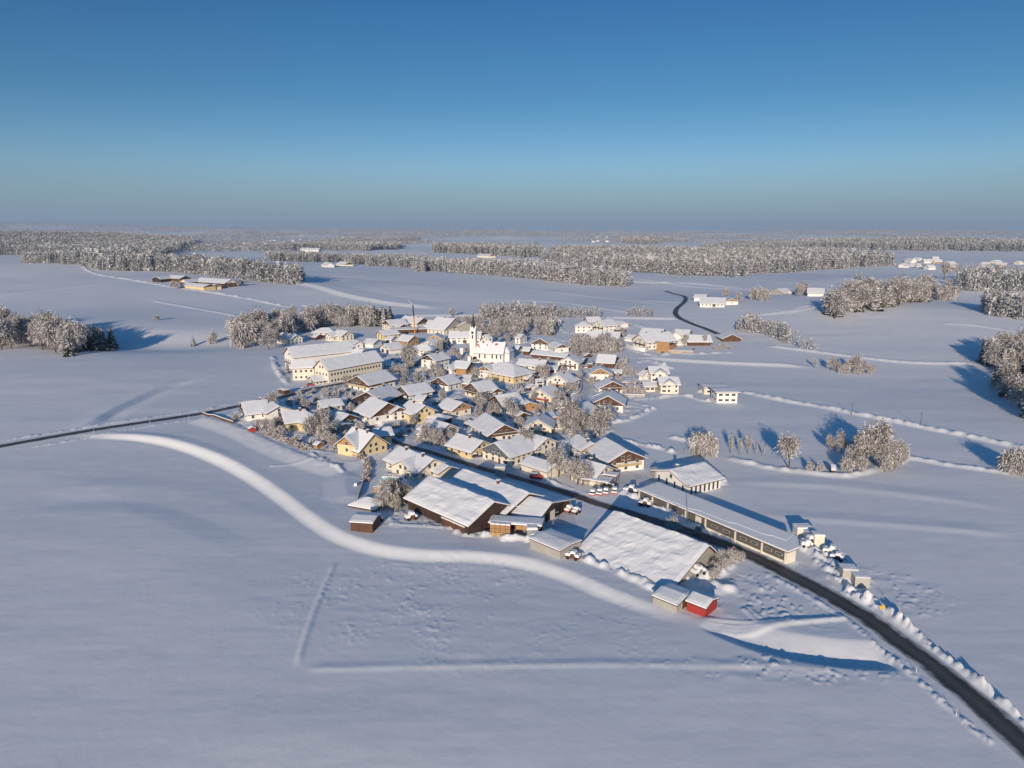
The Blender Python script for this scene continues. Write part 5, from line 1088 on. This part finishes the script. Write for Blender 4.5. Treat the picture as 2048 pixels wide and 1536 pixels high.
# ------------------------------------------------------------ far woods: masses nobody could count
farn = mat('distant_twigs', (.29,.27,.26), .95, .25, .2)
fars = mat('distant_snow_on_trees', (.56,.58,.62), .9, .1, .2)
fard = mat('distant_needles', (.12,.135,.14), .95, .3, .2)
def far_templates():
    out = []
    for s in range(10):
        r = random.Random(500+s); con = s >= 4; v = []; f = []; m = []
        for i in range(150):
            z = r.uniform(.06,.99) if not con else 1-r.random()**.6*.94
            rad = (.24*math.sin(math.pi*min(1,.15+z*.85))**.6 if not con else .16*(1-z)**.8+.015)
            a = r.uniform(0, 6.283); q = rad*r.uniform(.3,1.05); c = (q*math.cos(a), q*math.sin(a), z); sz = .036*(1 if not con else .85)
            b = len(v)
            for _ in range(3): v.append((c[0]+r.gauss(0,sz), c[1]+r.gauss(0,sz), c[2]+r.gauss(0,sz*1.5)))
            f.append((b,b+1,b+2)); m.append(1 if r.random() < (.42 if not con else .40) else (2 if con else 0))
        out.append((np.array(v), np.array(f), np.array(m)))
    return out
FT = far_templates()
def mass(name, label, cat, X, Y, H, con, seed, sub=150, wid=1.0):
    rs = np.random.RandomState(seed); Z = gz(X, Y); n = len(X); isc = rs.rand(n) < con; t = np.where(isc, 4+rs.randint(0,6,n), rs.randint(0,4,n)); rot = rs.rand(n)*6.283
    VV, FF, MM = [], [], []; off = 0
    for k in range(10):
        s = np.nonzero(t == k)[0]
        if not len(s): continue
        v, f, m = FT[k]; f = f[:sub]; m = m[:sub]; v = v[:3*sub]; c, sn = np.cos(rot[s])[:,None], np.sin(rot[s])[:,None]; h = H[s][:,None]; wv = h*wid*(1.0 if k >= 4 else 1.15)
        P = np.stack([X[s][:,None]+(v[:,0]*c-v[:,1]*sn)*wv, Y[s][:,None]+(v[:,0]*sn+v[:,1]*c)*wv, Z[s][:,None]+v[:,2]*h], -1).reshape(-1, 3)
        F = (f[None]+(np.arange(len(s))*len(v))[:,None,None]).reshape(-1, 3)+off
        VV.append(P); FF.append(F); MM.append(np.tile(m, len(s))); off += len(P)
    o = link(name, npmesh(name, np.concatenate(VV), np.concatenate(FF), [farn, fars, fard], np.concatenate(MM))); return tag(o, label, cat, kind='stuff')
def fill(s, sp, seed):
    P = wp(s); lo, hi = P.min(0), P.max(0); rs = np.random.RandomState(seed); nx = int((hi[0]-lo[0])/sp)+1; ny = int((hi[1]-lo[1])/sp)+1
    X, Y = np.meshgrid(lo[0]+np.arange(nx)*sp, lo[1]+np.arange(ny)*sp); X = X.ravel()+(rs.rand(nx*ny)-.5)*sp*1.1; Y = Y.ravel()+(rs.rand(nx*ny)-.5)*sp*1.1
    c = np.zeros(len(X), bool)
    for i in range(len(P)):
        a, b = P[i], P[i-1]; m = (a[1] > Y) != (b[1] > Y); 
        with np.errstate(divide='ignore', invalid='ignore'): c ^= m & (X < (b[0]-a[0])*(Y-a[1])/(b[1]-a[1])+a[0])
    return X[c], Y[c]
WOODS = [ # polygon, spacing, height, conifer share, label
 ('960,641 1030,641 1110,637 1110,629 1030,628 960,630', 5.5, 11, .1, 'low frosted wood just behind the village, above the church'),
 ('1105,637 1200,637 1198,631 1105,629', 5, 8, .2, 'thin frosted hedge wood behind the northern white houses'),
 ('1250,634 1306,634 1304,630 1252,630', 5, 8, .2, 'short frosted hedge right of the northern white houses'),
 ('1466,664 1520,669 1562,683 1612,700 1622,702 1600,690 1552,668 1480,655', 5, 11, .15, 'frosted hedgerow running down right from the isolated brown barn'),
 ('1600,700 1640,706 1636,702 1604,695', 5, 6, .1, 'low end of the frosted hedgerow in the right fields'),
 ('1966,630 2062,644 2062,626 1972,616', 6, 15, .1, 'bare wood at the right edge under the far right wood'),
 ('1903,583 2070,585 2070,568 1935,570', 7, 17, .7, 'snowy wood at the right edge in the middle distance'),
 ('1900,566 1990,566 2060,560 2060,555 1940,558', 8, 15, .4, 'frosted shrubs and trees behind the snowy right edge wood'),
 ('164,536 200,541 350,544 400,551 500,562 602,571 606,563 520,549 400,536 300,526 172,521', 7.5, 21, .55, 'long snowy wood above the farm in the left fields'),
 ('42,529 165,530 172,520 64,519', 7.5, 17, .4, 'snow frosted spur of wood at the far left'),
 ('-60,510 84,509 170,519 260,519 330,512 392,493 385,483 300,476 120,472 -60,478', 11, 24, .65, 'big dark and white forest at the far left'),
 ('530,521 700,526 702,520 640,518 532,515', 9, 17, .4, 'left part of the middle tree belt behind the white farm'),
 ('694,530 825,536 830,543 930,548 1024,555 1100,563 1200,574 1262,574 1250,567 1150,553 1024,541 900,531 820,526 692,523', 8.5, 19, .4, 'long tree belt crossing the middle distance'),
 ('560,501 640,499 735,503 805,497 802,491 640,494 560,496', 11, 20, .5, 'tree strip behind the pair of far white barns'),
 ('865,506 935,508 1024,514 1072,519 1090,522 1090,511 1024,505 940,499 866,499', 10, 23, .6, 'wood behind the long low farm right of the middle'),
 ('1095,521 1130,529 1250,543 1330,549 1390,553 1490,556 1500,549 1620,541 1785,531 1782,524 1700,517 1560,513 1400,510 1250,506 1150,507 1105,511', 9.5, 22, .6, 'largest snowy forest spreading over the right centre'),
 ('1790,534 1850,537 1960,545 2060,555 2060,550 1960,539 1850,531', 14, 12, .2, 'row of frosted trees below the far right hamlet'),
 ('1745,500 1900,501 2070,503 2070,488 1900,483 1745,486', 14, 26, .7, 'long forest ridge at the far right'),
 ('1590,494 1745,498 1745,486 1600,483', 14, 24, .6, 'forest joining the far right ridge'),
 ('1395,499 1450,501 1600,497 1595,490 1420,490', 13, 17, .6, 'forest behind the largest snowy forest'),
 ('1245,487 1290,491 1380,484 1240,478', 15, 22, .5, 'small far wood right of the horizon hamlet'),
 ('655,485 730,487 840,481 840,477 700,479', 15, 20, .5, 'thin far wood left of centre'),
]
for i, (s, sp, h, con, lb) in enumerate(WOODS):
    X, Y = fill(s, sp, 300+i); rs = np.random.RandomState(i)
    if sp > 7: q_ = (vn(X/(sp*9), Y/(sp*6), 70+i)+.5*vn(X/(sp*3), Y/(sp*2), 71+i)) > -.22; X, Y = X[q_], Y[q_]
    if len(X): mass('far_wood', lb, 'wood', X, Y, 1.12*h*(.72+.5*rs.rand(len(X))), con, 400+i, wid=1.25 if sp > 10 else 1.1)
# the patchwork of woods and shelter belts rolling to the horizon
rs = np.random.RandomState(77); X, Y, H = [], [], []
d = 2500.0
while d < 17000:
    w = d*.0052; n = int(d*1.6/w); x = (np.arange(n)-n/2+rs.rand(n))*w; y = d+(rs.rand(n)-.5)*d*.012
    X.append(x); Y.append(y); H.append(np.full(n, 1.0)*(14+d*.0016)*(.75+.5*rs.rand(n))); d *= 1.0125
X = np.concatenate(X); Y = np.concatenate(Y); H = np.concatenate(H)
k = (vn(X/620, Y/520, 91)+.55*vn(X/230, Y/300, 92)+.02+.03*sm(5000,12000,Y)) > .13-.07*sm(5000,9000,Y)
clear = np.abs(X/Y-.12) > .02
k &= ~((Y < 5000) & (np.abs(X/Y) < .9) & (vn(X/900,Y/700,93) < .2))
X, Y, H = X[k], Y[k], H[k]
mass('horizon_woods', 'patchwork of snowy woods rolling away to the horizon', 'wood', X, Y, H, .5, 5, sub=40, wid=2.6)

# ------------------------------------------------------------ winter haze over the whole land
hz = bpy.data.materials.new('haze'); hz.use_nodes = True; t = hz.node_tree; t.nodes.clear(); pv = t.nodes.new('ShaderNodeVolumePrincipled'); ou = t.nodes.new('ShaderNodeOutputMaterial')
pv.inputs['Color'].default_value = (.55,.72,.98,1); pv.inputs['Density'].default_value = .000042; pv.inputs['Anisotropy'].default_value = 0.0
t.links.new(pv.outputs[0], ou.inputs['Volume'])
zt_ = max(float(ZZ.max())+60, CH+30)
ho = link('haze', MB().box(-26000, 26000, -400, 24000, float(ZZ.min())-1, zt_).me('haze', [hz])); tag(ho, 'thin blue winter haze over the fields', 'haze', kind='stuff')
